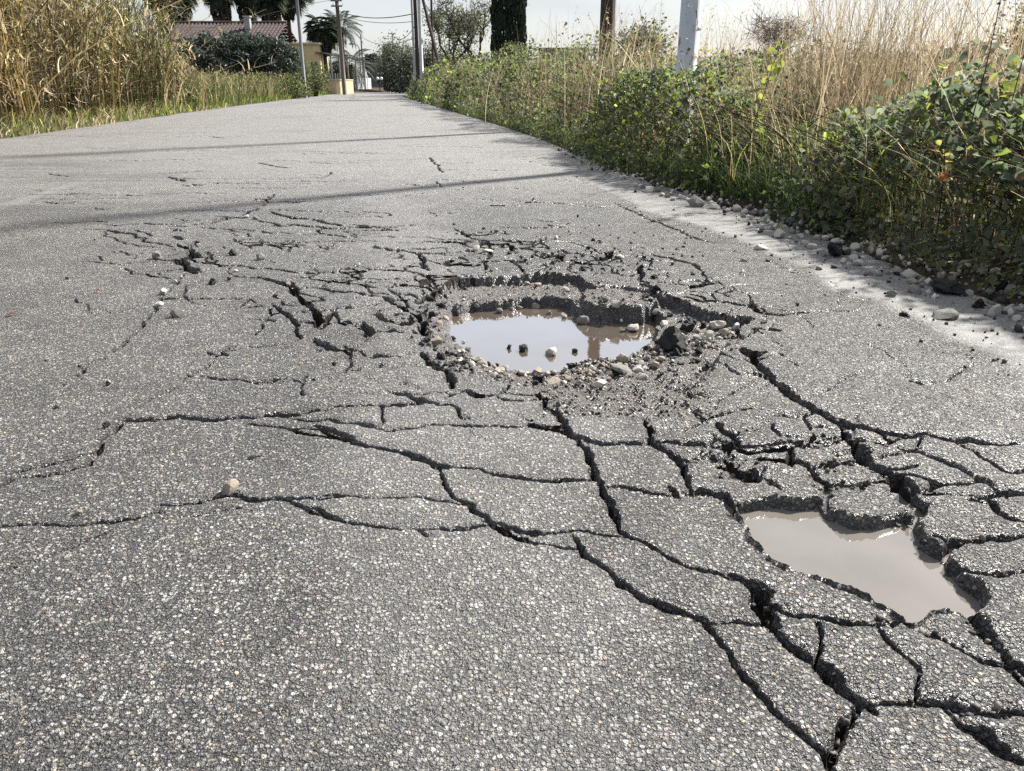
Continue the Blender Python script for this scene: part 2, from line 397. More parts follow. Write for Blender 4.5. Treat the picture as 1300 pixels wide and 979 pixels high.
def sdf(poly, pad=0.3):
    """distance inside a polygon (negative outside), on the window round it"""
    P = np.array(poly); q = window(P[:, 0].min() - pad, P[:, 0].max() + pad, P[:, 1].min() - pad, P[:, 1].max() + pad)
    qx, qy = X[q], Y[q]; best = np.full(qx.shape, 9.0); ins = np.zeros(qx.shape, bool)
    for (x0, y0), (x1, y1) in zip(P, np.roll(P, -1, 0)):
        ex, ey = x1 - x0, y1 - y0
        t = np.clip(((qx - x0) * ex + (qy - y0) * ey) / (ex * ex + ey * ey + 1e-12), 0, 1)
        best = np.minimum(best, np.hypot(qx - x0 - ex * t, qy - y0 - ey * t))
        c = ((y0 > qy) != (y1 > qy)) & (qx < ex * (qy - y0) / (ey if abs(ey) > 1e-9 else 1e-9) + x0); ins ^= c
    return q, np.where(ins, best, -best)

# a web of finer cracks makes small blocks round the potholes
def spot(px, py, rx, ry):
    x, y = G(px, py); return np.exp(-((X - x) / rx) ** 2 - ((Y - y) / ry) ** 2)
web = np.clip(1.15 * spot(965, 575, .15, .13) + .75 * spot(1090, 560, .16, .12) + .62 * spot(1190, 600, .2, .2) + 1.2 * spot(440, 385, .36, .50) + 1.0 * spot(700, 325, .60, .45) + .75 * spot(930, 370, .22, .4) + .9 * spot(640, 510, .16, .14) + .3 * spot(1200, 830, .2, .12) + .55 * spot(240, 325, .4, .6), 0, 1)
wx, wy = X + .030 * fbm(X * 9, Y * 9, 61, 3), Y + .030 * fbm(X * 9, Y * 9, 62, 3)
f1, f2 = worley2(wx * 6.2, wy * 6.4, 63); near_edge = (f2 - f1) / 6.3 * .55
hw_w = (0.0022 + 0.007 * vnoise(X * 9, Y * 9, 64)) * sstep(1.6 * web - .25) + 0.10 * dys[:, None] * web
dw_ = near_edge - hw_w; m = (dw_ < cd) & (web > .18) & (hw_w > .001)
hlo = np.where(m, np.maximum(hw_w, .002), hlo); dep = np.where(m, np.where(dep > 0, np.maximum(.014, dep * .6), .016), dep); cd = np.where(m, dw_, cd)
right0 = sstep((X - 0.25) / .25) * sstep((2.4 - Y) / .5)
# edges crumble: the crack distance is disturbed by noise at the size of the chippings
edge_n = 0.009 * fbm(X * 48, Y * 48, 3, 3) + 0.005 * (worley(X * 110, Y * 110, 4) - .5)
cdj = cd + edge_n * np.clip(1.2 - np.abs(cd) / 0.03, 0, 1) * np.clip(hlo / .009, .12, .9) - .0008
grain = (0.5 - worley(X * 125, Y * 125, 8)) * np.clip((3.2 - Y) / 2.0, 0, 1)
Z += right0 * 0.009 * fbm(X * 19, Y * 19, 10, 3) + 0.0034 * grain + 0.0022 * fbm(X * 45, Y * 45, 9, 2)

# the ravelled rough patch left of the pothole, the sunken broken ground on its right
def blob(px, py, rx, ry, z=0.0):
    x, y = G(px, py, z); return np.exp(-((X - x) / rx) ** 2 - ((Y - y) / ry) ** 2)
rav = np.clip(1.3 * blob(455, 430, .34, .55) + 1.0 * blob(520, 400, .2, .35) + .8 * blob(560, 470, .2, .16) + .9 * blob(690, 335, .6, .4) * .6, 0, 1)
Z += rav * (0.017 * fbm(X * 26, Y * 26, 11, 3) - 0.005)
rough_r = np.clip(blob(930, 575, .17, .12) + blob(1075, 560, .08, .08) + blob(740, 500, .12, .1) * .8, 0, 1)
Z += rough_r * (0.022 * fbm(X * 32, Y * 32, 12, 3) - 0.008)

# components of the surface between the cracks (runs of each row joined to the runs of the row before)
solid = cdj > 0
LBL = np.full(X.shape, -1, np.int32)
qU, dU = sdf(U); dU = dU + 0.030 * fbm(X[qU] * 16, Y[qU] * 16, 15, 4); solid[qU] &= ~(dU > 0)
qP, dP = sdf(P2); dP = dP + 0.009 * fbm(X[qP] * 34, Y[qP] * 34, 16, 3); solid[qP] &= ~(dP > 0)
core = solid & (cdj > 0.012); fine = solid; solid = core
par = []
def find(a):
    while par[a] != a: par[a] = par[par[a]]; a = par[a]
    return a
prev = []
for r in range(NR):
    row = solid[r]; dff = np.flatnonzero(np.diff(np.concatenate(([0], row.astype(np.int8), [0]))))
    cur = []; j = 0
    for a, b in zip(dff[0::2], dff[1::2]):
        lab = -1
        while j < len(prev) and prev[j][1] <= a: j += 1
        k = j
        while k < len(prev) and prev[k][0] < b:
            o = find(prev[k][2])
            if lab < 0: lab = o
            elif o != lab: par[max(o, lab)] = min(o, lab); lab = min(o, lab)
            k += 1
        if lab < 0: lab = len(par); par.append(lab)
        LBL[r, a:b] = lab; cur.append((a, b, lab))
    prev = cur
root = np.array([find(i) for i in range(len(par))] + [-1], np.int32); LBL = root[LBL]
for _ in range(9):                      # grow the pieces back to the rims of the cracks
    for ax, sh in ((0, 1), (0, -1), (1, 1), (1, -1)):
        nb = np.roll(LBL, sh, ax); LBL = np.where((LBL < 0) & fine & (nb >= 0), nb, LBL)
solid = fine
cell = np.gradient(X, axis=1) * dys[:, None]
pix = cell * (FPX ** 2) * 0.75 / (X ** 2 + Y ** 2 + .56) ** 1.5          # picture area each cell covers
ids, inv = np.unique(LBL, return_inverse=True); inv = inv.reshape(LBL.shape)
parea = np.bincount(inv.ravel(), pix.ravel()); warea = np.bincount(inv.ravel(), cell.ravel())
main_id = ids[np.argmax(np.where(ids >= 0, parea, 0))]
slabs = [(i, k) for k, i in enumerate(ids) if i >= 0 and i != main_id and parea[k] > 140]
keep = np.zeros(len(ids), bool)
for i, k in slabs: keep[k] = True
keep[np.searchsorted(ids, main_id)] = True
LBL = np.where(keep[inv], LBL, -1)
dz = np.zeros(X.shape)
for i, k in slabs:                      # each loose piece is a little sunk, tilted and domed
    m = inv == k; cx, cy = X[m].mean(), Y[m].mean(); amp = 1.0 if cx > .28 else .45
    dz[m] = amp * (rng.uniform(-.006, .003) + (X[m] - cx) * rng.normal(0, .035) + (Y[m] - cy) * rng.normal(0.0, .03))
right = sstep((X - 0.25) / .2) * sstep((2.3 - Y) / .4)
Z += dz * sstep(cdj / 0.004)
Z -= (0.003 + 0.010 * right + .006 * rav) * np.exp(-np.maximum(cdj, 0) / (0.006 + .009 * right)) * (dep > 0)
Z -= dep * sstep(-cdj / np.maximum(0.004, dep * .12) + .25) * (cdj < 0.001)
Z += np.where(cdj < 0, 0.006 * fbm(X * 90, Y * 90, 19, 2), 0)

# main pothole: upper ledge, inner hollow; steep at the back, a gravel ramp in front
ux, uy = X[qU], Y[qU]; yb = G(600, 440)[1]
front = sstep((yb + .05 - uy) / 0.14) * sstep((G(905, 470)[0] - .02 - ux) / .06)
prof = (1 - front) * sstep(dU / 0.016) * .042 + front * (sstep(dU / 0.02) * .014 + sstep((dU - .02) / 0.17) * .036)
zU = -prof + np.where(dU > 0, 0.014 * fbm(ux * 34, uy * 34, 21, 4) + .004 * (0.5 - worley(ux * 70, uy * 70, 22)), 0)
qI, dI = sdf(I_); 
assert True
zi = np.zeros(X.shape); dI = dI + 0.030 * fbm(X[qI] * 17, Y[qI] * 17, 23, 4)
fr2 = sstep((yb + .02 - Y[qI]) / 0.12)
zi[qI] = -((1 - fr2) * sstep(dI / 0.02) * .075 + fr2 * sstep(dI / 0.10) * .055)
wU = sstep(dU / 0.004 + .5)
Z[qU] = Z[qU] * (1 - sstep(dU / .01)) + zU + zi[qU] * (dU > 0)
qB, dB = sdf(BUL, .12); dB = dB + 0.026 * fbm(X[qB] * 18, Y[qB] * 18, 25, 4)
Z[qB] = np.maximum(Z[qB], -0.150 + sstep((dB + .03) / .04) * .136 + .009 * fbm(X[qB] * 40, Y[qB] * 40, 26, 3))
# small pothole
Z[qP] = Z[qP] * (1 - sstep(dP / .012)) - sstep(dP / 0.022) * .06 * np.where(dP > 0, 1, 0) + np.where(dP > 0, .006 * fbm(X[qP] * 60, Y[qP] * 60, 27, 2), 0)

# colour zones: r gravel and dirt, g pale dust, b damp, dark stains, and shade painted on steep broken faces
zone = np.zeros(X.shape + (4,), np.float32); zone[..., 3] = 1
zr = np.zeros(X.shape); zr[qU] = sstep(dU / .012 + .3); zr[qP] = np.maximum(zr[qP], sstep(dP / .02))
zr = np.maximum(zr, .9 * sstep(2 * blob(735, 500, .17, .13) - .4)); zr = np.maximum(zr, .8 * sstep(2 * blob(830, 500, .17, .15) - .4)); zr = np.maximum(zr, .35 * sstep(2 * blob(470, 420, .30, .35) - .5)); zr = np.maximum(zr, rough_r * .35)
ry = Rx(Y); edge = (G(1000, 385)[0] - X) * 0
# pale dusty strip along the right edge of the road, bounded by a crack line
hx = np.interp(Y, [0, 1.9, 2.6, 3.3, 4.0, 5.0, 6.2, 8, 14], [1.55, 1.45, 1.36, 1.25, 1.15, .86, .66, .42, -.4])
zg = sstep((X - hx + .10 * fbm(X * 3, Y * 3, 41, 3)) / .16 + .4)
zg = np.maximum(zg, .75 * sstep((Lx(Y) + 1.1 - X + .3 * fbm(X, Y, 42, 3)) / .5))
zg = np.maximum(zg, .66 * sstep((Y - 3.6) / 6) )
zb = np.clip(1.9 * blob(60, 268, 1.3, .30) + 1.7 * blob(20, 210, .9, .5) + 1.4 * blob(110, 225, .8, .4) + .35 * rav, 0, 1) * sstep(.75 + 1.1 * fbm(X * 2.5, Y * 9, 43, 4))
zb = np.maximum(zb, .45 * sstep(fbm(X * .8, Y * 1.1, 44, 4) * 1.6 - .1))
wet = np.zeros(X.shape); wet[qU] = sstep((-.085 + .05 + .03 * fbm(ux * 14, uy * 14, 46, 3) - Z[qU]) / .02) * (dU > 0)
zb = np.maximum(zb, .80 * wet); zb = np.maximum(zb, .55 * sstep(2.2 * blob(690, 335, .5, .22) - .6 + .8 * fbm(X * 5, Y * 5, 47, 3)))
# a long worn white line, almost gone, and a dusty wheel track
for (a_, b_, w_, k_) in ((G(0, 262), G(150, 216), .07, .75), (G(150, 216), G(215, 203), .07, .6), (G(590, 560), G(500, 240), .32, .28)):
    ex, ey = b_[0] - a_[0], b_[1] - a_[1]; t = np.clip(((X - a_[0]) * ex + (Y - a_[1]) * ey) / (ex * ex + ey * ey), -.2, 1.2)
    zg = np.maximum(zg, k_ * sstep(1.3 - np.hypot(X - a_[0] - ex * t, Y - a_[1] - ey * t) / w_ + .8 * fbm(X * 6, Y * 6, 48, 3)))
# shade of the steep broken faces, painted near-black into the colour zones
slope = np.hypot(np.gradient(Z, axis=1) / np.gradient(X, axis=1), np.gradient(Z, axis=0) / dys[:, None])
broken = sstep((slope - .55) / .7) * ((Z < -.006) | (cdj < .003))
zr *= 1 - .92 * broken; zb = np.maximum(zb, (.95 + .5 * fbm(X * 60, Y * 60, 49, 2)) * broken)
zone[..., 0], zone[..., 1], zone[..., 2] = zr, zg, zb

# ---- materials of the road
def asphalt_mat(name):
    m, out, N, L = new_mat(name)
    tc = N('ShaderNodeTexCoord'); zn = N('ShaderNodeAttribute', attribute_name='zone'); sep = N('ShaderNodeSeparateColor'); L(zn.outputs['Color'], sep.inputs[0])
    dirt, dust, dark = sep.outputs[0], sep.outputs[1], sep.outputs[2]
    wob = N('ShaderNodeTexNoise', Scale=160.0, Detail=2.0); L(tc.outputs['Object'], wob.inputs['Vector'])
    vm = N('ShaderNodeMix', data_type='VECTOR'); vm.inputs[0].default_value = 0.0035
    L(tc.outputs['Object'], vm.inputs[4]); L(wob.outputs['Color'], vm.inputs[5])
    def vor(scale):
        v = N('ShaderNodeTexVoronoi', Scale=scale); L(vm.outputs[1], v.inputs['Vector']); return v
    v1, v2, v3 = vor(150.0), vor(275.0), vor(520.0)
    def rnd(v):
        s = N('ShaderNodeSeparateColor'); L(v.outputs['Color'], s.inputs[0]); return s
    r1, r2 = rnd(v1), rnd(v2)
    c1 = ramp(N, L, r1.outputs[0], [(0, .055), (.32, .13), (.58, .25), (.85, .40), (.98, .56)])
    c2 = ramp(N, L, r2.outputs[0], [(0, .045), (.45, .115), (.75, .21), (.97, .40)])
    pick = math_node(N, L, 'GREATER_THAN', r1.outputs[1], 0.42)
    chips = mix_col(N, L, pick, c2, c1)
    warm = mix_col(N, L, math_node(N, L, 'GREATER_THAN', r1.outputs[2], 0.8), (1.03, 1.0, .955), (1.18, 1.02, .80))
    chips = mix_col(N, L, 1.0, chips, warm, 'MULTIPLY')
    d1 = N('ShaderNodeMix', data_type='FLOAT'); L(pick, d1.inputs[0]); L(math_node(N, L, 'MULTIPLY', v2.outputs['Distance'], 1.0), d1.inputs[2]); L(v1.outputs['Distance'], d1.inputs[3])
    gap = N('ShaderNodeMapRange'); gap.inputs['From Min'].default_value = .43; gap.inputs['From Max'].default_value = .64; L(d1.outputs[0], gap.inputs['Value'])
    col = mix_col(N, L, math_node(N, L, 'MULTIPLY', gap.outputs[0], .93), chips, (.030, .030, .032))
    big = N('ShaderNodeTexNoise', Scale=3.0, Detail=6.0, Roughness=.65); L(tc.outputs['Object'], big.inputs['Vector'])
    col = mix_col(N, L, 1.0, col, ramp(N, L, big.outputs['Fac'], [(.28, .58), (.5, 1.0), (.72, 1.28)]), 'MULTIPLY')
    b2 = N('ShaderNodeTexNoise', Scale=14.0, Detail=5.0, Roughness=.7); L(tc.outputs['Object'], b2.inputs['Vector'])
    col = mix_col(N, L, 1.0, col, ramp(N, L, b2.outputs['Fac'], [(.3, (.72, .71, .70)), (.7, (1.22, 1.2, 1.17))]), 'MULTIPLY')
    # pale dust lying on the edge strip
    nd = N('ShaderNodeTexNoise', Scale=38.0, Detail=6.0); L(tc.outputs['Object'], nd.inputs['Vector'])
    dustc = ramp(N, L, nd.outputs['Fac'], [(.3, (.118, .115, .11)), (.7, (.205, .199, .19))])
    col = mix_col(N, L, math_node(N, L, 'MULTIPLY', dust, .74), col, dustc)
    # gravel and dirt
    g1 = N('ShaderNodeTexNoise', Scale=55.0, Detail=8.0, Roughness=.7); L(tc.outputs['Object'], g1.inputs['Vector'])
    dirtc = ramp(N, L, g1.outputs['Fac'], [(.30, (.018, .015, .013)), (.52, (.078, .058, .043)), (.68, (.17, .132, .10)), (.82, (.32, .275, .225))])
    dirtc = mix_col(N, L, .35, dirtc, chips)
    col = mix_col(N, L, dirt, col, dirtc)
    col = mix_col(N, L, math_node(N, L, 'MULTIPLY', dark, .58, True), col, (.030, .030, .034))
    # relief of the chippings
    ft = N('ShaderNodeMapRange', interpolation_type='SMOOTHSTEP'); ft.inputs['From Min'].default_value = .30; ft.inputs['From Max'].default_value = .70; ft.inputs['To Min'].default_value = .55; ft.inputs['To Max'].default_value = 0.0; L(d1.outputs[0], ft.inputs['Value']); h1 = ft.outputs[0]
    def tilt(v, k):
        a = N('ShaderNodeVectorMath', operation='MULTIPLY_ADD'); L(v.outputs['Position'], a.inputs[0]); a.inputs[1].default_value = (-1, -1, -1); L(vm.outputs[1], a.inputs[2])
        b = N('ShaderNodeVectorMath', operation='SUBTRACT'); L(v.outputs['Color'], b.inputs[0]); b.inputs[1].default_value = (.5, .5, .5)
        c = N('ShaderNodeVectorMath', operation='DOT_PRODUCT'); L(a.outputs[0], c.inputs[0]); L(b.outputs[0], c.inputs[1]); return math_node(N, L, 'MULTIPLY', c.outputs['Value'], k)
    tl = N('ShaderNodeMix', data_type='FLOAT'); L(pick, tl.inputs[0]); L(tilt(v2, 75.0), tl.inputs[2]); L(tilt(v1, 75.0), tl.inputs[3]); h1 = math_node(N, L, 'ADD', h1, tl.outputs[0])
    hr = math_node(N, L, 'MULTIPLY', r1.outputs[1], .35)
    hh = math_node(N, L, 'ADD', math_node(N, L, 'ADD', h1, hr), math_node(N, L, 'MULTIPLY', v3.outputs['Distance'], -.35))
    fn = N('ShaderNodeTexNoise', Scale=700.0, Detail=3.0); L(tc.outputs['Object'], fn.inputs['Vector'])
    hh = math_node(N, L, 'ADD', hh, math_node(N, L, 'MULTIPLY', fn.outputs['Fac'], .25))
    st = N('ShaderNodeMapRange'); st.inputs['To Min'].default_value = .95; st.inputs['To Max'].default_value = .35; L(dust, st.inputs['Value'])
    bp = N('ShaderNodeBump', Distance=.0105); L(hh, bp.inputs['Height']); L(st.outputs[0], bp.inputs['Strength'])
    p = N('ShaderNodeBsdfPrincipled'); p.inputs['Specular IOR Level'].default_value = .95
    ro = N('ShaderNodeMapRange'); ro.inputs['To Min'].default_value = .24; ro.inputs['To Max'].default_value = .60; L(r2.outputs[1], ro.inputs['Value'])
    rr = N('ShaderNodeMix', data_type='FLOAT'); L(dust, rr.inputs[0]); L(ro.outputs[0], rr.inputs[2]); rr.inputs[3].default_value = .75
    L(rr.outputs[0], p.inputs['Roughness']); L(col, p.inputs['Base Color']); L(bp.outputs[0], p.inputs['Normal']); L(p.outputs[0], out.inputs['Surface'])
    return m
M_ROAD = asphalt_mat('worn_asphalt')
M_CRACK = noisy_mat('crack_soil', (.010, .009, .008), (.035, .030, .026), 60, .95, .8, 140, .006, .1, c2=(.075, .066, .056))

def grid_mesh(name, faces, VV, zz):
    used, invf = np.unique(faces, return_inverse=True)
    me = np_mesh(name, VV[used], invf.reshape(faces.shape), smooth=True)
    a = me.color_attributes.new('zone', 'FLOAT_COLOR', 'POINT'); a.data.foreach_set('color', np.ascontiguousarray(zz[used], np.float32).ravel())
    return me
# last row: bend the surface to the coarser columns beyond
STEP = 5
c_k = np.arange(0, NC, STEP)
Z[-1] = np.interp(s_, s_[c_k], Z[-1][c_k]); X[-1] = np.interp(s_, s_[c_k], X[-1][c_k])
VV = np.stack([X, Y, Z], -1).reshape(-1, 3); ZZ = zone.reshape(-1, 4)
idx = np.arange(NR * NC).reshape(NR, NC)
FQ = np.stack([idx[:-1, :-1], idx[:-1, 1:], idx[1:, 1:], idx[1:, :-1]], -1).reshape(-1, 4)
lf = LBL.ravel()[FQ]
pot = np.zeros(X.shape, bool); pot[qU] |= dU > 0.0; pot[qP] |= dP > 0.0
fp = pot.ravel()[FQ].all(1)
lmax = lf.max(1)
flab = np.where(fp, -2, lmax)
# the road itself = the large unbroken surface + margins + the rest of the way to the bend
far_y = [NEAR1]; far_y[0] = ys[-1]
while far_y[-1] < 128: far_y.append(far_y[-1] + 0.028 * far_y[-1] ** 1.0 * .6)
far_y = np.array(far_y); fl, frr = Lx(far_y), Rx(far_y)
fl[0], frr[0] = xl[-1], xr[-1]
FX = fl[:, None] + (frr - fl)[:, None] * s_[c_k][None, :]; FY = np.repeat(far_y[:, None], len(c_k), 1)
FZ = 0.012 * fbm(FX * .5, FY * .5, 2, 2) - 0.0; FX[0] = X[-1][c_k]; FZ[0] = Z[-1][c_k]
base = len(VV); n2, k2 = FX.shape
fi = base + np.arange(n2 * k2).reshape(n2, k2)
FF = np.stack([fi[:-1, :-1], fi[:-1, 1:], fi[1:, 1:], fi[1:, :-1]], -1).reshape(-1, 4)
FZo = np.zeros((n2, k2, 4), np.float32); FZo[..., 3] = 1; FZo[..., 1] = .66
FZo[..., 1] = np.maximum(FZo[..., 1], .8 * sstep((Lx(FY) + 1.1 - FX + .3 * fbm(FX, FY, 42, 3)) / .5)); FZo[..., 1] = np.maximum(FZo[..., 1], sstep((FX - Rx(FY) + .7) / .3))
FZo[..., 2] = .55 * sstep(fbm(FX * .8, FY * .5, 44, 4) * 1.6 - .1)
FZo[0] = zone[-1][c_k]
VV2 = [VV, np.stack([FX, FY, FZ], -1).reshape(-1, 3)]; ZZ2 = [ZZ, FZo.reshape(-1, 4)]; FR = [FQ[flab == main_id], FF]
base = sum(len(v) for v in VV2)
for side in (0, 1):                     # margins between the fine grid and the edges of the road
    ex = Lx(ys) if side == 0 else Rx(ys); ix = idx[:, 0] if side == 0 else idx[:, -1]
    x0 = X[:, 0] if side == 0 else X[:, -1]
    mids = [x0 + (ex - x0) * t for t in (.3, 1.0)]
    cols = [ix]
    for mx in mids:
        VV2.append(np.stack([mx, ys, 0 * ys], -1)); z4 = np.zeros((NR, 4), np.float32); z4[:, 3] = 1; z4[:, 1] = .35; ZZ2.append(z4)
        cols.append(base + np.arange(NR)); base += NR
    for a, b in zip(cols, cols[1:]):
        q = np.stack([a[:-1], b[:-1], b[1:], a[1:]], -1); FR.append(q if side == 1 else q[:, ::-1])
bk = [(-60, -7.0), (-60, 2.1), (NEAR0, float(Rx(NEAR0))), (NEAR0, float(Lx(NEAR0)))]
VV2.append(np.array([[x, y, -.003 if y > 0 else 0] for y, x in bk])); z4 = np.zeros((4, 4), np.float32); z4[:, 1] = .2; z4[:, 3] = 1; ZZ2.append(z4)
FR.append(np.array([[base, base + 1, base + 2, base + 3]]))
VA, ZA = np.concatenate(VV2), np.concatenate(ZZ2)
road = link('road', grid_mesh('road', np.concatenate(FR), VA, ZA), M_ROAD); tag(road, 'worn grey asphalt country road with cracked broken surface', kind='structure')
for n_, (i, k) in enumerate(slabs):
    f = FQ[flab == i]
    if len(f): link('asphalt_slab', grid_mesh('asphalt_slab', f, VV, ZZ), M_ROAD, road)
onsurf = (flab == -1) & solid.ravel()[FQ].all(1)
fr_ = link('asphalt_fragment', grid_mesh('asphalt_fragment', FQ[onsurf], VV, ZZ), M_ROAD, road); fr_['kind'] = 'stuff'
f = FQ[(flab == -1) & ~onsurf]
link('crack_bed', grid_mesh('crack_bed', f, VV, ZZ), M_CRACK, road)
f = FQ[flab == -2]
link('pothole_bed', grid_mesh('pothole_bed', f, VV, ZZ), M_ROAD, road)
def ground_z(x, y):
    """height of the near road surface at a point"""
    r = int(np.clip(np.searchsorted(ys, y), 1, NR - 1))
    t = (x - xl[r]) / (xr[r] - xl[r])
    if t < 0 or t > 1 or y > NEAR1 or y < NEAR0: return 0.0
    return float(Z[r, int(np.clip(np.searchsorted(s_, t), 0, NC - 1))])

# ---- puddle water
def water_mat(name, col, scale, ior, spec):
    m, out, N, L = new_mat(name)
    tc = N('ShaderNodeTexCoord'); n1 = N('ShaderNodeTexNoise', Scale=scale, Detail=3.0); L(tc.outputs['Object'], n1.inputs['Vector'])
    n2 = N('ShaderNodeTexNoise', Scale=5.0, Detail=4.0); L(tc.outputs['Object'], n2.inputs['Vector'])
    c = ramp(N, L, n2.outputs['Fac'], [(.3, tuple(q * .82 for q in col)), (.7, tuple(q * 1.12 for q in col))])
    bp = N('ShaderNodeBump', Strength=.06, Distance=.002); L(n1.outputs['Fac'], bp.inputs['Height'])
    p = N('ShaderNodeBsdfPrincipled', Roughness=.03, IOR=ior); p.inputs['Specular IOR Level'].default_value = spec; L(c, p.inputs['Base Color']); L(bp.outputs[0], p.inputs['Normal'])
    L(p.outputs[0], out.inputs['Surface']); return m
def water(name, px, z, mat, label):
    me = bpy.data.meshes.new(name); P = [G(*p, z) for p in px]; me.from_pydata([(x, y, z) for x, y in P], [], [tuple(range(len(P)))[::-1]]); me.update()
    if me.polygons[0].normal.z < 0: me.flip_normals()
    o = link(name, me, mat); tag(o, label, kind='structure'); return o
WZ1, WZ2 = -.085, -.032
water('puddle_water', [(530,385),(700,375),(860,385),(870,440),(800,480),(700,495),(620,485),(540,440)], WZ1, water_mat('muddy_water', (.13, .103, .078), 26, 3.4, 1.0), 'muddy water lying in the large pothole, bright with sky')
water('puddle_water', [(905,615),(1060,610),(1200,640),(1300,740),(1280,800),(1150,815),(960,740)], WZ2, water_mat('silty_water', (.150, .138, .120), 12, 1.9, .6), 'grey silty water filling the small pothole on the right')
print('ROADINFO', NR, NC, 'slabs', len(slabs))

# ------------------------------------------------------------------ ground beyond the road
M_SOIL = noisy_mat('verge_soil', (.035, .028, .020), (.11, .09, .065), 5, .95, .8, 60, .03, .1, c2=(.20, .18, .14))
gy = np.concatenate([[-60, -20, -5, 0], np.linspace(.5, 20, 60), np.geomspace(20.6, 130, 60), [160, 230, 400, 800, 2000, 4500]])
offs_l = np.array([-4400, -900, -200, -60, -20, -8, -4, -2, -1, -.4, -.1, .12]); offs_r = np.array([-.12, .06, .25, .6, 1.0, 1.5, 2.2, 4, 8, 20, 60, 200, 900, 4400])
zl_ = np.array([-.5, .3, .3, .4, .4, .35, .3, .22, .12, .05, .005, -.30]); zr_ = np.array([-.30, -.012, .02, .07, .12, .15, .14, .1, .1, .15, .2, .3, .3, -.5])
gl, gr = np.interp(gy, _LY, _LX), np.interp(gy, _RY, _RX)
close = np.clip((gy - 128) / 60, 0, 1)
GX = np.concatenate([gl[:, None] + offs_l, gr[:, None] + offs_r], 1)
GZ = np.concatenate([np.repeat(zl_[None], len(gy), 0), np.repeat(zr_[None], len(gy), 0)], 1)
GZ[gy > 129] = 0.0
GY = np.repeat(gy[:, None], GX.shape[1], 1)
GZ += np.where(np.abs(GZ) < .29, .05 * fbm(GX * 1.5, GY * 1.5, 61, 3) * np.clip(np.abs(GZ) * 10, 0, 1), 0)
gi = np.arange(GX.size).reshape(GX.shape)
ground = link('ground', np_mesh('ground', np.stack([GX, GY, GZ], -1).reshape(-1, 3), np.stack([gi[:-1, :-1], gi[:-1, 1:], gi[1:, 1:], gi[1:, :-1]], -1).reshape(-1, 4), True), M_SOIL)
tag(ground, 'brown soil of verges and fields beside the road', kind='structure')

# ------------------------------------------------------------------ plants: leaves, blades, stems as real small faces
M_LEAF = leaf_mat('leaf', .50, .62, .22); M_DRY = leaf_mat('dry_grass', .35, .7, .15); M_DARKLEAF = leaf_mat('dark_leaf', .15, .5, .25)
M_BARK = noisy_mat('bark', (.030, .024, .019), (.09, .075, .06), 10, .95, 1, 40, .02, .1, stretch=(1, 1, .3))
def unit(n): 
    v = rng.normal(size=(n, 3)); return v / np.linalg.norm(v, axis=1, keepdims=True)
def leaf_faces(C, size, tint, up=0.5, aspect=.62, droop=.25, toward=None):
    """folded leaves at C: (V, F, T)"""
    n = len(C); nrm = unit(n) + np.array([0, 0, up]); nrm /= np.linalg.norm(nrm, axis=1, keepdims=True)
    a = np.cross(nrm, unit(n)); a /= np.linalg.norm(a, axis=1, keepdims=True) + 1e-9; b = np.cross(nrm, a)
    s = (size if np.ndim(size) else np.full(n, size))[:, None]; w = s * aspect * .5
    base, tip = C - a * s * .5, C + a * s * .5 - nrm * s * droop
    mid = C - nrm * s * .04
    l, r = C - a * s * .08 + b * w + nrm * s * .10, C - a * s * .08 - b * w + nrm * s * .10
    V = np.stack([base, l, mid, r, tip], 1).reshape(-1, 3); k = np.arange(n)[:, None] * 5
    F = np.concatenate([k + [0, 2, 1], k + [1, 2, 4], k + [0, 3, 2], k + [3, 4, 2]], 0)
    return V, F, np.repeat(tint, 5, 0)
def small_faces(C, size, tint, up=.2, aspect=.5):
    n = len(C); nrm = unit(n) + np.array([0, 0, up]); nrm /= np.linalg.norm(nrm, axis=1, keepdims=True)
    a = np.cross(nrm, unit(n)); a /= np.linalg.norm(a, axis=1, keepdims=True) + 1e-9; b = np.cross(nrm, a)
    s = (size if np.ndim(size) else np.full(n, size))[:, None]
    V = np.stack([C - a * s * .5, C + b * s * aspect * .5, C + a * s * .5, C - b * s * aspect * .5], 1).reshape(-1, 3); k = np.arange(n)[:, None] * 4
    F = np.concatenate([k + [0, 1, 2], k + [0, 2, 3]], 0)
    return V, F, np.repeat(tint, 4, 0)
def blade_faces(P0, hd, height, bend, width, tint, K=4, tip=0.12):
    """blades from P0, leaning along the unit heading hd (n,2) with a bend: ribbons of K segments"""
    n = len(P0); t = np.linspace(0, 1, K + 1)[None, :]
    h, bd, w = (np.broadcast_to(q, (n,))[:, None] for q in (height, bend, width))
    fx = bd * t ** 2; up = h * (t - .35 * np.minimum(bd / np.maximum(h, 1e-6), 1.6) * t ** 3)
    x = P0[:, 0:1] + hd[:, 0:1] * fx; y = P0[:, 1:2] + hd[:, 1:2] * fx; z = P0[:, 2:3] + up
    ang = rng.uniform(0, math.pi, n)[:, None]; ww = w * .5 * (1 - (1 - tip) * t ** 1.5)
    sx, sy = np.cos(ang) * ww, np.sin(ang) * ww
    V = np.stack([np.stack([x - sx, y - sy, z], -1), np.stack([x + sx, y + sy, z], -1)], 2).reshape(-1, 3)
    k = (np.arange(n) * 2 * (K + 1))[:, None, None]; q = np.arange(K)[None, :, None] * 2
    F4 = (k + q + np.array([0, 1, 3, 2])[None, None]).reshape(-1, 4)
    F = np.concatenate([F4[:, [0, 1, 2]], F4[:, [0, 2, 3]]], 0)
    return V, F, np.repeat(tint, 2 * (K + 1), 0), np.stack([x, y, z], -1)
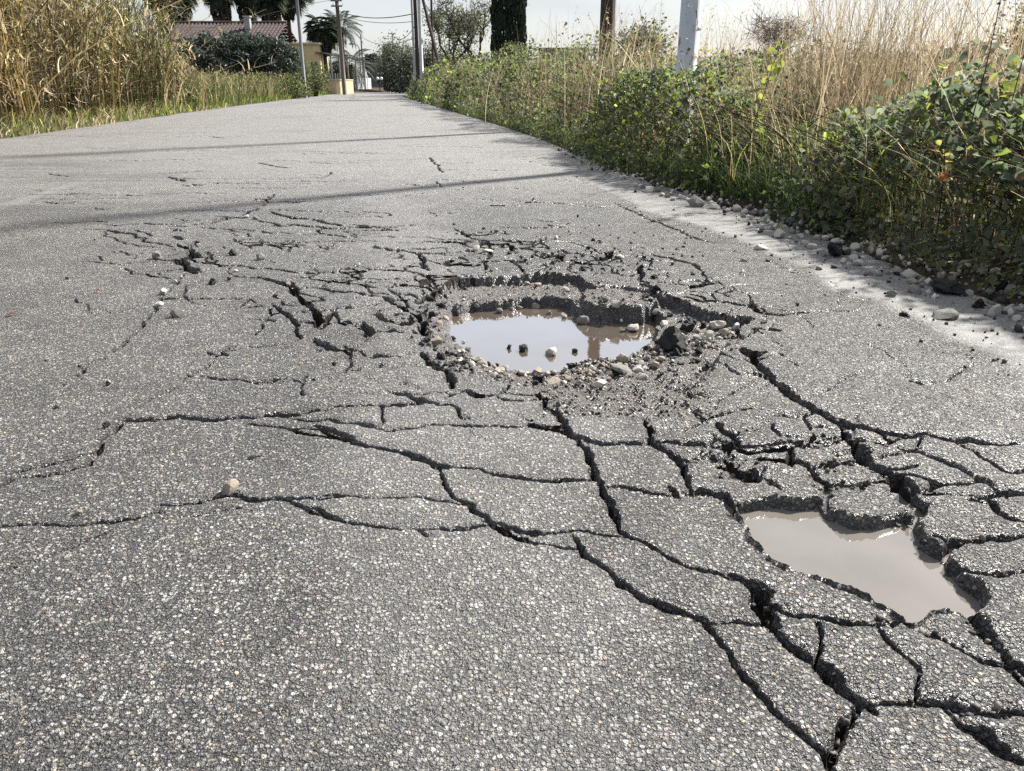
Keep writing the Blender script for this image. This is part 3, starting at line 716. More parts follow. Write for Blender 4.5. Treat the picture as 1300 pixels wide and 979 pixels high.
def tube_faces(paths, rad, tint, n=3):
    """tubes along paths (m,K,3), radius (m,K)"""
    m, K, _ = paths.shape; t = np.gradient(paths, axis=1); t /= np.linalg.norm(t, axis=2, keepdims=True) + 1e-9
    ref = np.where(np.abs(t[..., 2:3]) < .9, np.array([0, 0, 1.0]), np.array([1.0, 0, 0]))
    a = np.cross(t, ref); a /= np.linalg.norm(a, axis=2, keepdims=True) + 1e-9; b = np.cross(t, a)
    V = np.stack([paths + (a * math.cos(2 * math.pi * k / n) + b * math.sin(2 * math.pi * k / n)) * rad[..., None] for k in range(n)], 2).reshape(-1, 3)
    k0 = (np.arange(m) * K * n)[:, None, None]; r = (np.arange(K - 1) * n)[None, :, None]; j = np.arange(n); j1 = (j + 1) % n
    A, B, C_, D = k0 + r + j, k0 + r + j1, k0 + r + n + j1, k0 + r + n + j
    F = np.concatenate([np.stack([A, B, C_], -1).reshape(-1, 3), np.stack([A, C_, D], -1).reshape(-1, 3)], 0)
    return V, F, np.repeat(tint, K * n, 0)
class PB:
    def __init__(s): s.p = []; s.n = 0
    def add(s, V, F, T): s.p.append((V, F + s.n, T)); s.n += len(V); return s
    def build(s, name, mat, parent=None):
        V, F, T = (np.concatenate([q[i] for q in s.p]) for i in range(3))
        return link(name, np_mesh(name, V, F, False, np.clip(T, 0, 1)), mat, parent)
def tints(n, cols, weights=None, var=.25):
    c = np.array(cols)[rng.choice(len(cols), n, p=weights)]
    return c * (1 + rng.normal(0, var, (n, 1))).clip(.35, 1.9)
STRAW = [(.36, .29, .16), (.46, .385, .24), (.27, .21, .115), (.53, .465, .33), (.21, .185, .11)]
GREEN = [(.050, .078, .026), (.066, .098, .034), (.040, .062, .026), (.095, .120, .042), (.075, .080, .040)]
LIME = [(.17, .21, .045), (.23, .25, .06), (.13, .17, .04)]
BRAM = [(.092, .118, .070), (.108, .134, .082), (.078, .098, .064), (.13, .15, .085), (.125, .135, .10), (.13, .112, .070)]
def rowsamp(n, y0, y1, d0, d1, side, pw=1.0):
    """n root points beside the road between distances d0 and d1 off its edge"""
    y = y0 + (y1 - y0) * rng.random(n) ** pw; d = rng.uniform(d0, d1, n)
    x = Rx(y) + d if side > 0 else Lx(y) - d
    return np.stack([x, y, .02 + .10 * np.clip(np.abs(d), 0, 1.2)], -1), d
def hdg(n, ang=None, spread=math.pi):
    a = rng.uniform(-math.pi, math.pi, n) if ang is None else ang + rng.normal(0, spread, n)
    return np.stack([np.cos(a), np.sin(a)], -1)

# ---- right verge: bramble shrubs, one after another along the edge
def shrub_height(y): return np.interp(y, [-2, 1.6, 2.6, 3.6, 5, 7, 10, 16, 25, 35, 60], [.45, .48, .58, .62, .60, .70, .84, 1.0, 1.12, 1.15, 1.2])
def bramble(y0, y1, label, nleaf, ls, front=.0, deep=2.4, mix=0.12, cols=BRAM, extra=LIME):
    root = thing('bramble_shrub', label, 'shrub', (float(Rx((y0 + y1) / 2)) + 1.0, (y0 + y1) / 2, .05), group='bramble shrubs along the right verge')
    org = np.array(root.location)
    n = nleaf; y = rng.uniform(y0 - .12 * (y1 - y0), y1 + .12 * (y1 - y0), n); cl = fbm(y * 3.1, rng.random(n) * .01, 77, 3)
    th = rng.random(n); H = shrub_height(y) * (1 + .75 * fbm(y * 1.1, y * 0 + 3, 71, 3))
    # a mound: the front face rises steeply from the road edge, the top runs back
    d = np.where(th < .52, front + .55 * (th / .52) ** 1.3, front + .55 + (deep - .55) * ((th - .52) / .48) ** 1.6)
    f = np.clip((d - front) / .65, 0, 1); top = H * (1 - (1 - f) ** 2.2) + .05
    lump = .22 * fbm(y * 2.2, d * 3.0, 73, 3) + .10 * fbm(y * 6, d * 6, 74, 2)
    dep_ = rng.exponential(.085, n)
    z = top * (1 + lump) - dep_ * (.3 + f); dd = d + lump * .4 + dep_ * .8 * (1 - f) + rng.normal(0, .05, n)
    lowz = rng.random(n) < .25; z = np.where(lowz, rng.random(n) * top, z); dd = np.where(lowz, dd + .05, dd)
    loose = rng.random(n) < .12; z = z + np.where(loose, rng.exponential(.055, n) * f, 0); dd = dd - np.where(loose & (z < top), rng.exponential(.05, n), 0); z = np.maximum(z, .03)
    C = np.stack([Rx(y) + dd, y, z], -1) - org
    T = tints(n, cols); hi = rng.random(n) < mix * (0.5 + 1.2 * (z > top * .75)); T[hi] = tints(int(hi.sum()), extra)
    pb = PB(); pb.add(*leaf_faces(C, ls * rng.uniform(.4, 1.15, n) * (1 + .28 * np.sign(vnoise(y * 1.7, d * 2.5, 78))), T * (1 + .9 * vnoise(y * 1.4, d * 2, 79))[:, None], up=.5, aspect=.72)); pb.build('foliage', M_LEAF, root)['kind'] = 'stuff'
    m = max(30, nleaf // 60); yy = rng.uniform(y0, y1, m); b0 = np.stack([Rx(yy) + rng.uniform(.3, 1.6, m), yy, np.full(m, .06)], -1) - org
    hh = shrub_height(yy) * rng.uniform(.7, 1.25, m); hd = hdg(m, math.pi, .9); K = 7; t = np.linspace(0, 1, K)
    path = np.stack([b0[:, 0:1] + hd[:, 0:1] * .55 * t ** 2, b0[:, 1:2] + hd[:, 1:2] * .55 * t ** 2, b0[:, 2:3] + hh[:, None] * (t - .25 * t ** 3)], -1)
    pb = PB(); pb.add(*tube_faces(path, np.repeat(np.linspace(.004, .0018, K)[None], m, 0), tints(m, [(.06, .035, .025), (.05, .06, .025), (.09, .06, .04)]))); pb.build('cane', M_DRY, root)['kind'] = 'stuff'
    return root
bramble(.2, 2.3, 'dark bramble nearest the camera, beyond the frame at the lower right verge', 2600, .050)
bramble(2.3, 3.4, 'broad-leaved dark bramble over the stones at the right edge of the photo', 5400, .050, mix=.10)
bramble(3.3, 4.5, 'dense bramble below the tall dry grass on the right verge', 5400, .046, mix=.05)
bramble(4.4, 6.2, 'low green scrub between the grass tuft and the white metal post', 9000, .036, front=.15, mix=.12, cols=GREEN + BRAM)
bramble(6.0, 8.8, 'leafy scrub at the foot of the white metal post', 11000, .042, mix=.11, cols=GREEN + BRAM)
bramble(8.6, 12.0, 'hedge scrub between the white post and the brown wooden pole', 7000, .046, mix=.11, cols=GREEN + BRAM)
bramble(11.8, 17.0, 'bushy scrub below the brown wooden pole', 8000, .055, mix=.12, cols=GREEN + BRAM)
bramble(16.6, 26.0, 'hedge scrub in front of the tall cypress', 8000, .075, mix=.12, cols=GREEN + BRAM)
bramble(25.0, 43.0, 'far end of the roadside scrub, under the group of poles', 8000, .11, mix=.12, cols=GREEN + BRAM)

# ---- tall dry grass and green grass on the right verge
def grass(name, label, P0, hmin, hmax, wid, cols, bend=.3, ang=None, spread=.6, K=4, heads=0.0, mat=None, headw=.010):
    n = len(P0); h = rng.uniform(hmin, hmax, n); hd = hdg(n, ang, spread)
    V, F, T, path = blade_faces(P0, hd, h, h * bend * rng.uniform(.2, 1.4, n), wid, tints(n, cols), K)
    pb = PB().add(V, F, T)
    if heads:
        k = np.flatnonzero(rng.random(n) < heads)
        for f_ in (1.0, .96, .92, .88, .83):
            e = path[k, -1] * f_ + path[k, -2] * (1 - f_) + rng.normal(0, .010, (len(k), 3))
            pb.add(*small_faces(e, headw * rng.uniform(1.5, 3.2, len(k)), tints(len(k), [(.36, .28, .17), (.45, .38, .26)]), .6, .35))
    o = pb.build(name, mat or M_DRY); tag(o, label, kind='stuff'); return o
DRYR = [(.30, .235, .14), (.38, .31, .20), (.22, .165, .10), (.45, .39, .28), (.19, .15, .10)]
def tuft(cx, cy, rx, ry, n): return np.stack([cx + rng.normal(0, rx, n), cy + rng.normal(0, ry, n), np.full(n, .08)], -1)
for (px, y, n, h0, h1, rx, lab) in ((1085, 6.2, 300, .75, 1.55, .30, 'tall pale dry grass tuft, the largest, rising behind the bramble on the right'), (1010, 7.2, 150, .7, 1.3, .28, 'shorter brown dry grass tuft left of the largest tuft'),
                         (1190, 5.8, 230, .8, 1.5, .45, 'thin dry grass tuft at the far right behind the brambles'), (1290, 5.0, 150, .8, 1.35, .45, 'dry grass tuft at the right edge of the photo'),
                         (930, 9.2, 110, .8, 1.35, .4, 'sparse dry grass just right of the white metal post'), (800, 11.0, 150, .9, 1.6, .5, 'dry straw grass between the white post and the brown pole'), (745, 14.5, 120, .9, 1.6, .6, 'straw grass at the foot of the brown wooden pole')):
    c = at(px, 106, y); n2_ = int(n * 1.7)
    root = thing('grass_tuft', lab, 'grass', (c.x, y, 0), group='dry grass tufts on the right verge')
    h1 *= 1.22
    g = grass('stalks', None, tuft(0, 0, rx, rx * .8, n2_), h0, h1, .0050 + .00045 * y, DRYR, .42, math.radians(60), .9, 6, .55, headw=.009); g.parent = root
P_, _ = rowsamp(3600, 3.6, 9, .9, 5.5, 1); grass('dry_grass', 'dry brown grass filling the field behind the right verge', P_, .35, .95, .006, DRYR, .5, None, 1, 4, .2)
P_, _ = rowsamp(5200, 8.5, 45, 1.2, 9, 1, 1.3); grass('dry_grass', 'straw-coloured grass of the field behind the far roadside scrub', P_, .5, 1.25, .014, DRYR + STRAW, .5, None, 1, 3, .3, headw=.02)
P_, _ = rowsamp(1500, 4.3, 6.6, .10, .65, 1); grass('green_grass', 'green grass blades in front of the scrub on the right verge', P_, .12, .34, .006, GREEN + [(.12, .19, .05)], .8, math.pi, 1.0, 4, mat=M_LEAF)
P_, _ = rowsamp(2200, 6.4, 30, .0, .5, 1, 1.4); grass('green_grass', 'low grass along the right road edge towards the poles', P_, .06, .26, .009, GREEN, .8, math.pi, 1.0, 3, mat=M_LEAF)
P_, _ = rowsamp(420, 2.0, 4.6, .2, .8, 1); grass('green_grass', 'thin grass blades among the stones below the brambles', P_, .10, .40, .005, GREEN + STRAW, .7, math.pi, 1.2, 4, mat=M_LEAF)

P_, _ = rowsamp(620, 2.6, 9.5, .45, 1.6, 1); grass('dry_grass', 'thin dry stalks standing up through the scrub of the right verge', P_, .5, 1.25, .0055, DRYR, .45, None, 1, 6, .5, headw=.008)
P_, _ = rowsamp(900, 2.4, 6.0, .15, 1.1, 1); P_[:, 2] += .1; grass('green_grass', 'long green blades growing through the brambles', P_, .25, .62, .007, GREEN + LIME + STRAW, .8, math.pi, 1.2, 5, mat=M_LEAF)
P_, _ = rowsamp(700, 9, 40, .2, 1.6, 1); grass('dry_grass', 'dry stalks standing up through the far scrub', P_, .8, 1.6, .013, DRYR + STRAW, .4, None, 1, 4, .4, headw=.016)

def round_leaf(c, s, tint, up=.5):
    """one broad leaf with a toothed oval outline, folded along its rib"""
    n = unit(1)[0] + np.array([0, 0, up]); n /= np.linalg.norm(n); a = np.cross(n, unit(1)[0]); a /= np.linalg.norm(a); b = np.cross(n, a)
    ts = np.linspace(0, 1, 8); w = np.array([.04, .26, .40, .44, .40, .30, .17, .02]) * np.where(np.arange(8) % 2, 1.06, .94)
    rib = [c + a * s * (q - .5) - n * s * .22 * (q - .3) ** 2 for q in ts]
    V = np.array(rib + [rib[i] + b * s * w[i] + n * s * .10 for i in range(8)] + [rib[i] - b * s * w[i] + n * s * .10 for i in range(8)]); F = []
    for i in range(7): F += [[i, i + 1, 9 + i], [i, 9 + i, 8 + i], [i, 17 + i, i + 1], [i, 16 + i, 17 + i]]
    return V, np.array(F), np.repeat(tint, 24, 0)
# ---- single plants one can point at
def shoot(px, y, h, lean, label, leafcol, nl, ls, stemc=(.05, .05, .025), z0=.2, leaves_from=.35, stem=.004):
    c = at(px, 106, y); root = thing('weed_shoot', label, 'plant', (c.x, y, z0), group='single shoots on the right verge'); K = 8; t = np.linspace(0, 1, K)
    w = .03 * np.cumsum(rng.normal(0, .4, K))
    path = np.stack([lean[0] * t ** 1.3 + w * .4, lean[1] * t + w * .2, h * t], -1)[None]
    PB().add(*tube_faces(path, np.linspace(stem, stem * .4, K)[None], np.array([stemc]))).build('stem', M_DRY, root)
    for k in range(nl):
        f = leaves_from + (1 - leaves_from) * k / max(nl - 1, 1); q = np.array([np.interp(f, t, path[0, :, i]) for i in range(3)]) + rng.normal(0, ls * .55, 3)
        V, F, T = round_leaf(q, ls * random.uniform(.6, 1.15), tints(1, leafcol, var=.2), .4)
        PB().add(V, F, T).build('leaf', M_LEAF, root)
    return root
ORG = [(.33, .16, .07), (.33, .25, .07), (.28, .27, .07)]
shoot(955, 5.2, .80, (.16, 0), 'lime-leaved bent shoot right of the white metal post', LIME, 26, .055, (.05, .03, .02))
shoot(905, 6.5, .62, (-.05, 0), 'small bright green shoot between the white post and the dry grass', LIME, 16, .05)
shoot(1238, 3.5, 1.25, (.02, .0), 'tall dark seed stalk with dry pods near the right edge', [(.07, .05, .035)], 14, .022, (.045, .028, .022), .1, .55, .0042)
shoot(1228, 3.4, .44, (-.10, -.12), 'shoot with yellow and orange leaves beside the dark seed stalk', ORG, 9, .042, z0=.10, leaves_from=.72)
shoot(1285, 3.6, .85, (.05, 0), 'dark stem with light green leaves at the right edge of the photo', LIME, 18, .045, (.03, .025, .02))
shoot(1190, 3.9, .62, (.02, 0), 'yellow-green leafy shoot above the brambles, left of the dark stalk', LIME, 16, .042)
shoot(1095, 4.2, .36, (.03, -.05), 'pale thin bent stem in the dark bramble, left of the orange leaves', [(.25, .32, .12)], 4, .03, (.16, .2, .08), .1, .85)
shoot(855, 6.4, .62, (.05, -.1), 'yellow-leaved shoot in front of the white metal post', LIME, 14, .05)

# ---- left verge: the reed bed
def reed_bed():
    n = 2700; y = 7.0 + 17.6 * rng.random(n); d = .35 + 5.5 * rng.random(n) ** 1.6
    P0 = np.stack([Lx(y) - d, y, np.full(n, .1)], -1)
    edge = np.clip((25.2 - y) / 3.0, .5, 1) * np.clip(.55 + d * .45, 0, 1)
    h = rng.uniform(2.6, 4.6, n) * edge; hd = hdg(n, -.5, 1.1); K = 6; t = np.linspace(0, 1, K)
    pn = fbm(P0[:, 0] * .9, P0[:, 1] * .9, 95, 3); h *= 1 + .5 * pn; b = h * rng.gamma(2.0, .09, n); b[rng.random(n) < .2] *= 2.6; shade = np.clip(1 + 1.1 * pn, .45, 1.5)[:, None]
    path = np.stack([P0[:, 0:1] + hd[:, 0:1] * b[:, None] * t ** 1.6, P0[:, 1:2] + hd[:, 1:2] * b[:, None] * t ** 1.6, P0[:, 2:3] + h[:, None] * (t - .12 * t ** 3)], -1)
    pb = PB(); pb.add(*tube_faces(path, np.repeat(np.linspace(.011, .004, K)[None], n, 0), tints(n, [(.33, .27, .15), (.42, .36, .22), (.25, .22, .12), (.19, .20, .09), (.14, .11, .07)]) * shade))
    for k in range(13):                       # long drooping leaves
        f = rng.uniform(.12, 1, n); q = np.stack([np.array([np.interp(ff, t, path[i, :, a]) for i, ff in enumerate(f)]) for a in range(3)], -1)
        ln = rng.uniform(.28, .62, n); hd2 = hdg(n)
        low = q[:, 2] < 1.6
        T = tints(n, STRAW, var=.3); gsel = rng.random(n) < np.clip(.22 + .9 * fbm(P0[:, 0] * .5, P0[:, 1] * .5, 96, 2), .03, .8); T[gsel] = tints(int(gsel.sum()), [(.13, .16, .05), (.19, .21, .07), (.09, .12, .04)])
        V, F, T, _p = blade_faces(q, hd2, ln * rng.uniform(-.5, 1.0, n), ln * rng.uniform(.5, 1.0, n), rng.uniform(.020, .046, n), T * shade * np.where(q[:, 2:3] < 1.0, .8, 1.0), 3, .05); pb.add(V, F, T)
    m = 1100; y = 7 + 17 * rng.random(m); P = np.stack([Lx(y) - .3 - 2.2 * rng.random(m), y, .1 + .9 * rng.random(m) ** 1.5], -1)     # broken canes and litter at the foot
    V, F, T, _p = blade_faces(P, hdg(m), rng.uniform(-.3, .8, m), rng.uniform(.2, .9, m), .020, tints(m, [(.30, .22, .12), (.50, .43, .30), (.16, .12, .08), (.62, .55, .42)]), 3, .4); pb.add(V, F, T)
    o = pb.build('reed_bed', M_DRY); tag(o, 'tall dry yellow reed bed on the left roadside', kind='stuff')
reed_bed()
P_, _ = rowsamp(2600, 6.5, 22, .0, .9, -1); grass('green_grass', 'green grass and litter fringe at the foot of the reeds', P_, .08, .42, .014, GREEN + STRAW + LIME, .8, 0, 1.2, 3, mat=M_LEAF)
P_, _ = rowsamp(4200, 19.5, 47, .1, 4.5, -1); grass('dry_grass', 'mixed dry and green grass below the grey hedge on the left', P_, .4, 1.35, .026, STRAW[:3] + GREEN + [(.17, .17, .06), (.22, .19, .08)], .45, 0, 1.4, 3, .1, headw=.03)
P_, _ = rowsamp(2600, 19, 60, -.1, .9, -1); grass('green_grass', 'low green verge grass along the left road edge', P_, .1, .4, .026, GREEN + LIME, .8, 0, 1.2, 3, mat=M_LEAF)

def bush(name, label, cat, c, r, n, ls, cols, mat, group=None, flat=.55, var=.3):
    root = thing(name, label, cat, (c[0], c[1], 0), group=group)
    u = unit(n); rad = 1 - rng.exponential(.16, n).clip(0, .8); lump = 1 + .5 * fbm(u[:, 0] * 3 + c[0], u[:, 1] * 3 + u[:, 2] * 2.2, 81, 3)
    C = u * (rad * lump)[:, None] * np.array(r) + np.array([0, 0, c[2]]); C[:, 2] = np.maximum(C[:, 2], .05 + .2 * rng.random(n))
    PB().add(*leaf_faces(C, ls * rng.uniform(.6, 1.4, n), tints(n, cols, var=var), .4, flat)).build('foliage', mat, root)
    mb = MB()
    for k in range(5):
        a = k * 1.26; e = (math.cos(a) * r[0] * .5, math.sin(a) * r[1] * .5, c[2] + r[2] * .3); mb.tube([(math.cos(a) * .1, math.sin(a) * .1, 0), (e[0] * .5, e[1] * .5, c[2] * .6), e], [.05, .035, .015], 5)
    mb.build('stem', M_BARK, root); return root
OLIVE = [(.052, .066, .052), (.075, .092, .075), (.035, .045, .036), (.11, .13, .11)]
for px, y, rx, rz, n, lab in ((258, 45, 1.7, 1.45, 4200, 'leftmost round grey-green olive bush before the red roof'), (300, 46, 1.8, 1.55, 4600, 'middle grey-green olive bush before the red roof'), (340, 46.5, 1.7, 1.45, 4200, 'right-hand grey-green olive bush before the red roof')):
    c = at(px, 70, y); bush('olive_bush', lab, 'bush', (c.x, y, 1.65), (rx, 1.4, rz), int(n * 1.6), .26, OLIVE, M_DARKLEAF, 'olive bushes before the red-roofed house', .3)
for px, y, rx, rz, lab in ((372, 47, 1.0, 1.4, 'loose brown-green shrub left of the grey street pole'), (398, 50, .9, .8, 'low green shrub right of the grey street pole')):
    c = at(px, 90, y); bush('verge_shrub', lab, 'shrub', (c.x, y, 1.0), (rx, .9, rz), 1500, .13, GREEN + [(.12, .11, .05), (.15, .13, .07)], M_LEAF, 'shrubs by the grey street pole', .5)

for k, (px, y, rx, rz, lab) in enumerate(((232, 24, .8, .55, 'first low green bush after the reeds on the left verge'), (262, 29, .9, .6, 'second low green bush after the reeds on the left verge'), (292, 33, 1.0, .65, 'third low green bush after the reeds on the left verge'), (318, 36, 1.0, .7, 'fourth low green bush on the left verge, below the olive bushes'), (346, 39.5, 1.1, .8, 'fifth low green bush on the left verge, below the olive bushes'), (384, 42.5, .9, .85, 'green bush hiding the foot of the grey street pole'))):
    c = at(px, 110, y); bush('verge_shrub', lab, 'shrub', (c.x - .6, y, .35), (rx, .9, rz), 1500, .13, GREEN + [(.15, .15, .06), (.11, .12, .05)], M_LEAF, 'low bushes along the left verge', .5)
P_, _ = rowsamp(1500, 6.5, 30, -.45, .3, -1); keep_ = fbm(P_[:, 0] * .8, P_[:, 1] * .8, 98, 3) > .12; grass('green_grass', 'weeds creeping over the left edge of the asphalt', P_[keep_] - [0, 0, .015], .05, .22, .018, GREEN + STRAW + LIME, 1.0, 0, 1.5, 3, mat=M_LEAF)
# ---- trees
def branch_tree(name, label, px, y, h, spread, trunk_r, nleaf, ls, cols, mat=M_LEAF, levels=4, seed=1, lean=0, clump=.35, twigs=True, fork=.35, wide=1.0):
    rnd = random.Random(seed); c = at(px, 100, y); root = thing(name, label, 'tree', (c.x, y, 0))
    segs, tips = [], []
    def grow(p, d, l, r, lev):
        pts = [p.copy()]; q = p.copy(); dd = d.copy()
        for k in range(4):
            dd = (dd + Vector((rnd.uniform(-.3, .3), rnd.uniform(-.3, .3), rnd.uniform(-.08, .22)))).normalized(); q = q + dd * (l / 4); pts.append(q.copy())
        segs.append((pts, r, r * .6)); 
        if lev >= levels: tips.append(q); return
        if lev >= 2: tips.append(pts[3])
        for k in range(rnd.choice((2, 3, 3)) + (1 if lev == 0 else 0)):
            a = rnd.uniform(0, 6.283); tilt = rnd.uniform(.35, 1.0) * spread
            nd = Vector((math.cos(a) * tilt, math.sin(a) * tilt, rnd.uniform(.35, 1.0))).normalized(); nd = (nd + dd * .6).normalized()
            grow(pts[rnd.choice((3, 4, 4))], nd, l * rnd.uniform(.6, .82), r * .58, lev + 1)
    grow(Vector((0, 0, 0)), Vector((lean, 0, 1)).normalized(), h * fork, trunk_r, 0)
    zmax = max(t.z for t in tips); k = h / max(zmax, .1)
    tr, tw = MB(), []
    P = np.array([[tuple(p * k) for p in s[0]] for s in segs]) * [wide, wide, 1]; R = np.array([[s[1] + (s[2] - s[1]) * i / 4 for i in range(5)] for s in segs])
    big = R[:, 0] > trunk_r * .4
    PB().add(*tube_faces(P[big], R[big], np.repeat(np.array([[.05, .04, .03]]), big.sum(), 0), 6)).build('trunk', M_BARK, root)
    if (~big).any(): PB().add(*tube_faces(P[~big], np.maximum(R[~big], .008), np.repeat(np.array([[.05, .04, .03]]), (~big).sum(), 0), 4)).build('limb', M_BARK, root)['kind'] = 'stuff'
    T = np.array([tuple(t * k) for t in tips]) * [wide, wide, 1]; pb = PB()
    m = len(T) * (5 if nleaf else 3); b0 = T[rng.integers(0, len(T), m)]; e = b0 + rng.normal(0, clump * .8, (m, 3)) + [0, 0, clump * .3]
    if twigs: pb.add(*tube_faces(np.stack([b0, (b0 + e) / 2 + rng.normal(0, .03, (m, 3)), e], 1), np.repeat(np.array([[.010, .008, .005]]), m, 0) * (1 + y / 60), np.repeat(np.array([[.16, .14, .125]]), m, 0), 3))
    if nleaf:
        q = T[rng.integers(0, len(T), nleaf)] + rng.normal(0, clump, (nleaf, 3)); pb.add(*leaf_faces(q, ls * rng.uniform(.6, 1.4, nleaf), tints(nleaf, cols, var=.3), .3, .55))
    pb.build('crown', mat, root); return root
GREYG = [(.09, .11, .05), (.12, .14, .07), (.07, .085, .045)]
branch_tree('roadside_tree', 'thin-crowned green tree behind the slanted strut', 568, 52, 5.0, .9, .16, 2600, .13, GREYG, seed=5, clump=.38)
branch_tree('roadside_tree', 'half-bare leaning tree left of the cypress', 622, 50, 5.4, 1.1, .16, 900, .13, GREYG, seed=11, lean=-.5, clump=.42)
branch_tree('bare_tree', 'round bare-twigged tree far behind the dry grass', 985, 70, 5.9, 2.6, .18, 0, .1, GREYG, seed=24, levels=5, clump=.55, fork=.34, wide=1.9)
branch_tree('field_tree', 'dark round tree behind the grass between both near poles', 815, 34, 2.55, 1.0, .12, 2200, .14, BRAM + GREYG, M_DARKLEAF, seed=31, clump=.4, fork=.2)
branch_tree('field_tree', 'dark tree at the right edge beyond the dry grass', 1300, 30, 3.3, .9, .14, 2600, .13, BRAM, M_DARKLEAF, seed=33, clump=.4, fork=.25)
for k, (px, y, h, lab) in enumerate(((505, 74, 3.6, 'dark bushy tree left of the pole group, taller one'), (520, 66, 2.7, 'dark bushy tree right behind the pole group'), (499, 84, 3.0, 'dark low tree beside the twin globe lamp'), (556, 56, 2.6, 'dark dense tree beneath the thin-crowned tree'), (590, 60, 2.2, 'low dark tree between the two thin trees'), (440, 92, 2.4, 'dark tree behind the white fence'))):
    branch_tree('dark_tree', lab, px, y, h, 1.1, .14, 2600, .17, BRAM, M_DARKLEAF, seed=40 + k, clump=.55, fork=.18, levels=3)
for k, (px, y, rx, rz) in enumerate(((930, 120, 10, 2.6), (1040, 130, 14, 3.4), (1150, 120, 12, 2.8), (720, 150, 16, 2.2), (860, 140, 12, 2.4), (1260, 110, 10, 3.0))):
    c = at(px, 100, y); lab = ['treeline clump left of the bare tree', 'treeline clump under the bare tree', 'treeline clump below the far white building', 'long low treeline beside the cypress', 'treeline clump right of the brown pole', 'treeline clump at the far right'][k]
    bush('distant_thicket', 'hazy grey-green ' + lab, 'thicket', (c.x, y, .8), (rx, 3, rz * 1.5), 2600, .75, [(.10, .11, .085), (.13, .135, .11), (.085, .09, .075)], M_DARKLEAF, 'thickets on the skyline', .7)
for px, y, rx, rz, lab in ((500, 84, 1.0, 1.5, 'low dark bush at the end of the road, right of the globe lamp'), (506, 72, 1.6, 1.6, 'broad dark bush under the taller dark tree'), (521, 64, 1.6, 1.5, 'dark bush filling the gap left of the pole group'), (560, 54, 2.0, 1.2, 'dark bush at the foot of the thin-crowned tree'), (592, 57, 1.8, 1.1, 'dark bush left of the cypress foot'), (425, 72, 1.6, 1.5, 'dark bush behind the pergola posts')):
    c = at(px, 100, y); bush('dark_bush', lab, 'bush', (c.x, y, rz * .6), (rx, 1.2, rz), 1700, .2, [(.030, .042, .030), (.042, .055, .038), (.022, .03, .022)], M_DARKLEAF, 'dark bushes at the end of the road')
for px, y, h, lab in ((612, 36, 1.9, 'grey-green shrub at the left foot of the cypress'), (652, 38, 2.5, 'green shrub at the right foot of the cypress')):
    c = at(px, 95, y); bush('verge_shrub', lab, 'shrub', (c.x, y, h * .55), (.75, .7, h * .5), 1600, .10, GREYG + GREEN, M_LEAF, 'shrubs at the foot of the cypress')

def cypress(px, y, h, w):
    c = at(px, 100, y); root = thing('cypress_tree', 'tall narrow dark cypress behind the roadside scrub', 'tree', (c.x, y, 0))
    n = 15000; t = rng.random(n) ** .8; prof = w * .5 * np.interp(t, [0, .08, .3, .6, .85, 1], [.75, .95, 1.0, .92, .62, .05])
    a = rng.uniform(0, 6.283, n); rr = prof * (1 - rng.exponential(.10, n).clip(0, .7)) * (1 + .22 * fbm(a * 2.2, t * 22, 91, 3))
    C = np.stack([np.cos(a) * rr, np.sin(a) * rr, .3 + t * (h - .3)], -1)
    V, F, T, _ = blade_faces(C, np.stack([np.cos(a), np.sin(a)], -1), rng.uniform(.14, .34, n), .05, .085, tints(n, [(.022, .032, .022), (.032, .045, .028), (.016, .024, .018)]), 2, .1)
    PB().add(V, F, T).build('crown', M_DARKLEAF, root); MB().tube([(0, 0, 0), (0, 0, h * .5), (0, 0, h * .9)], [.16, .10, .03], 7).build('trunk', M_BARK, root)
cypress(646, 44, 9.5, 1.75)

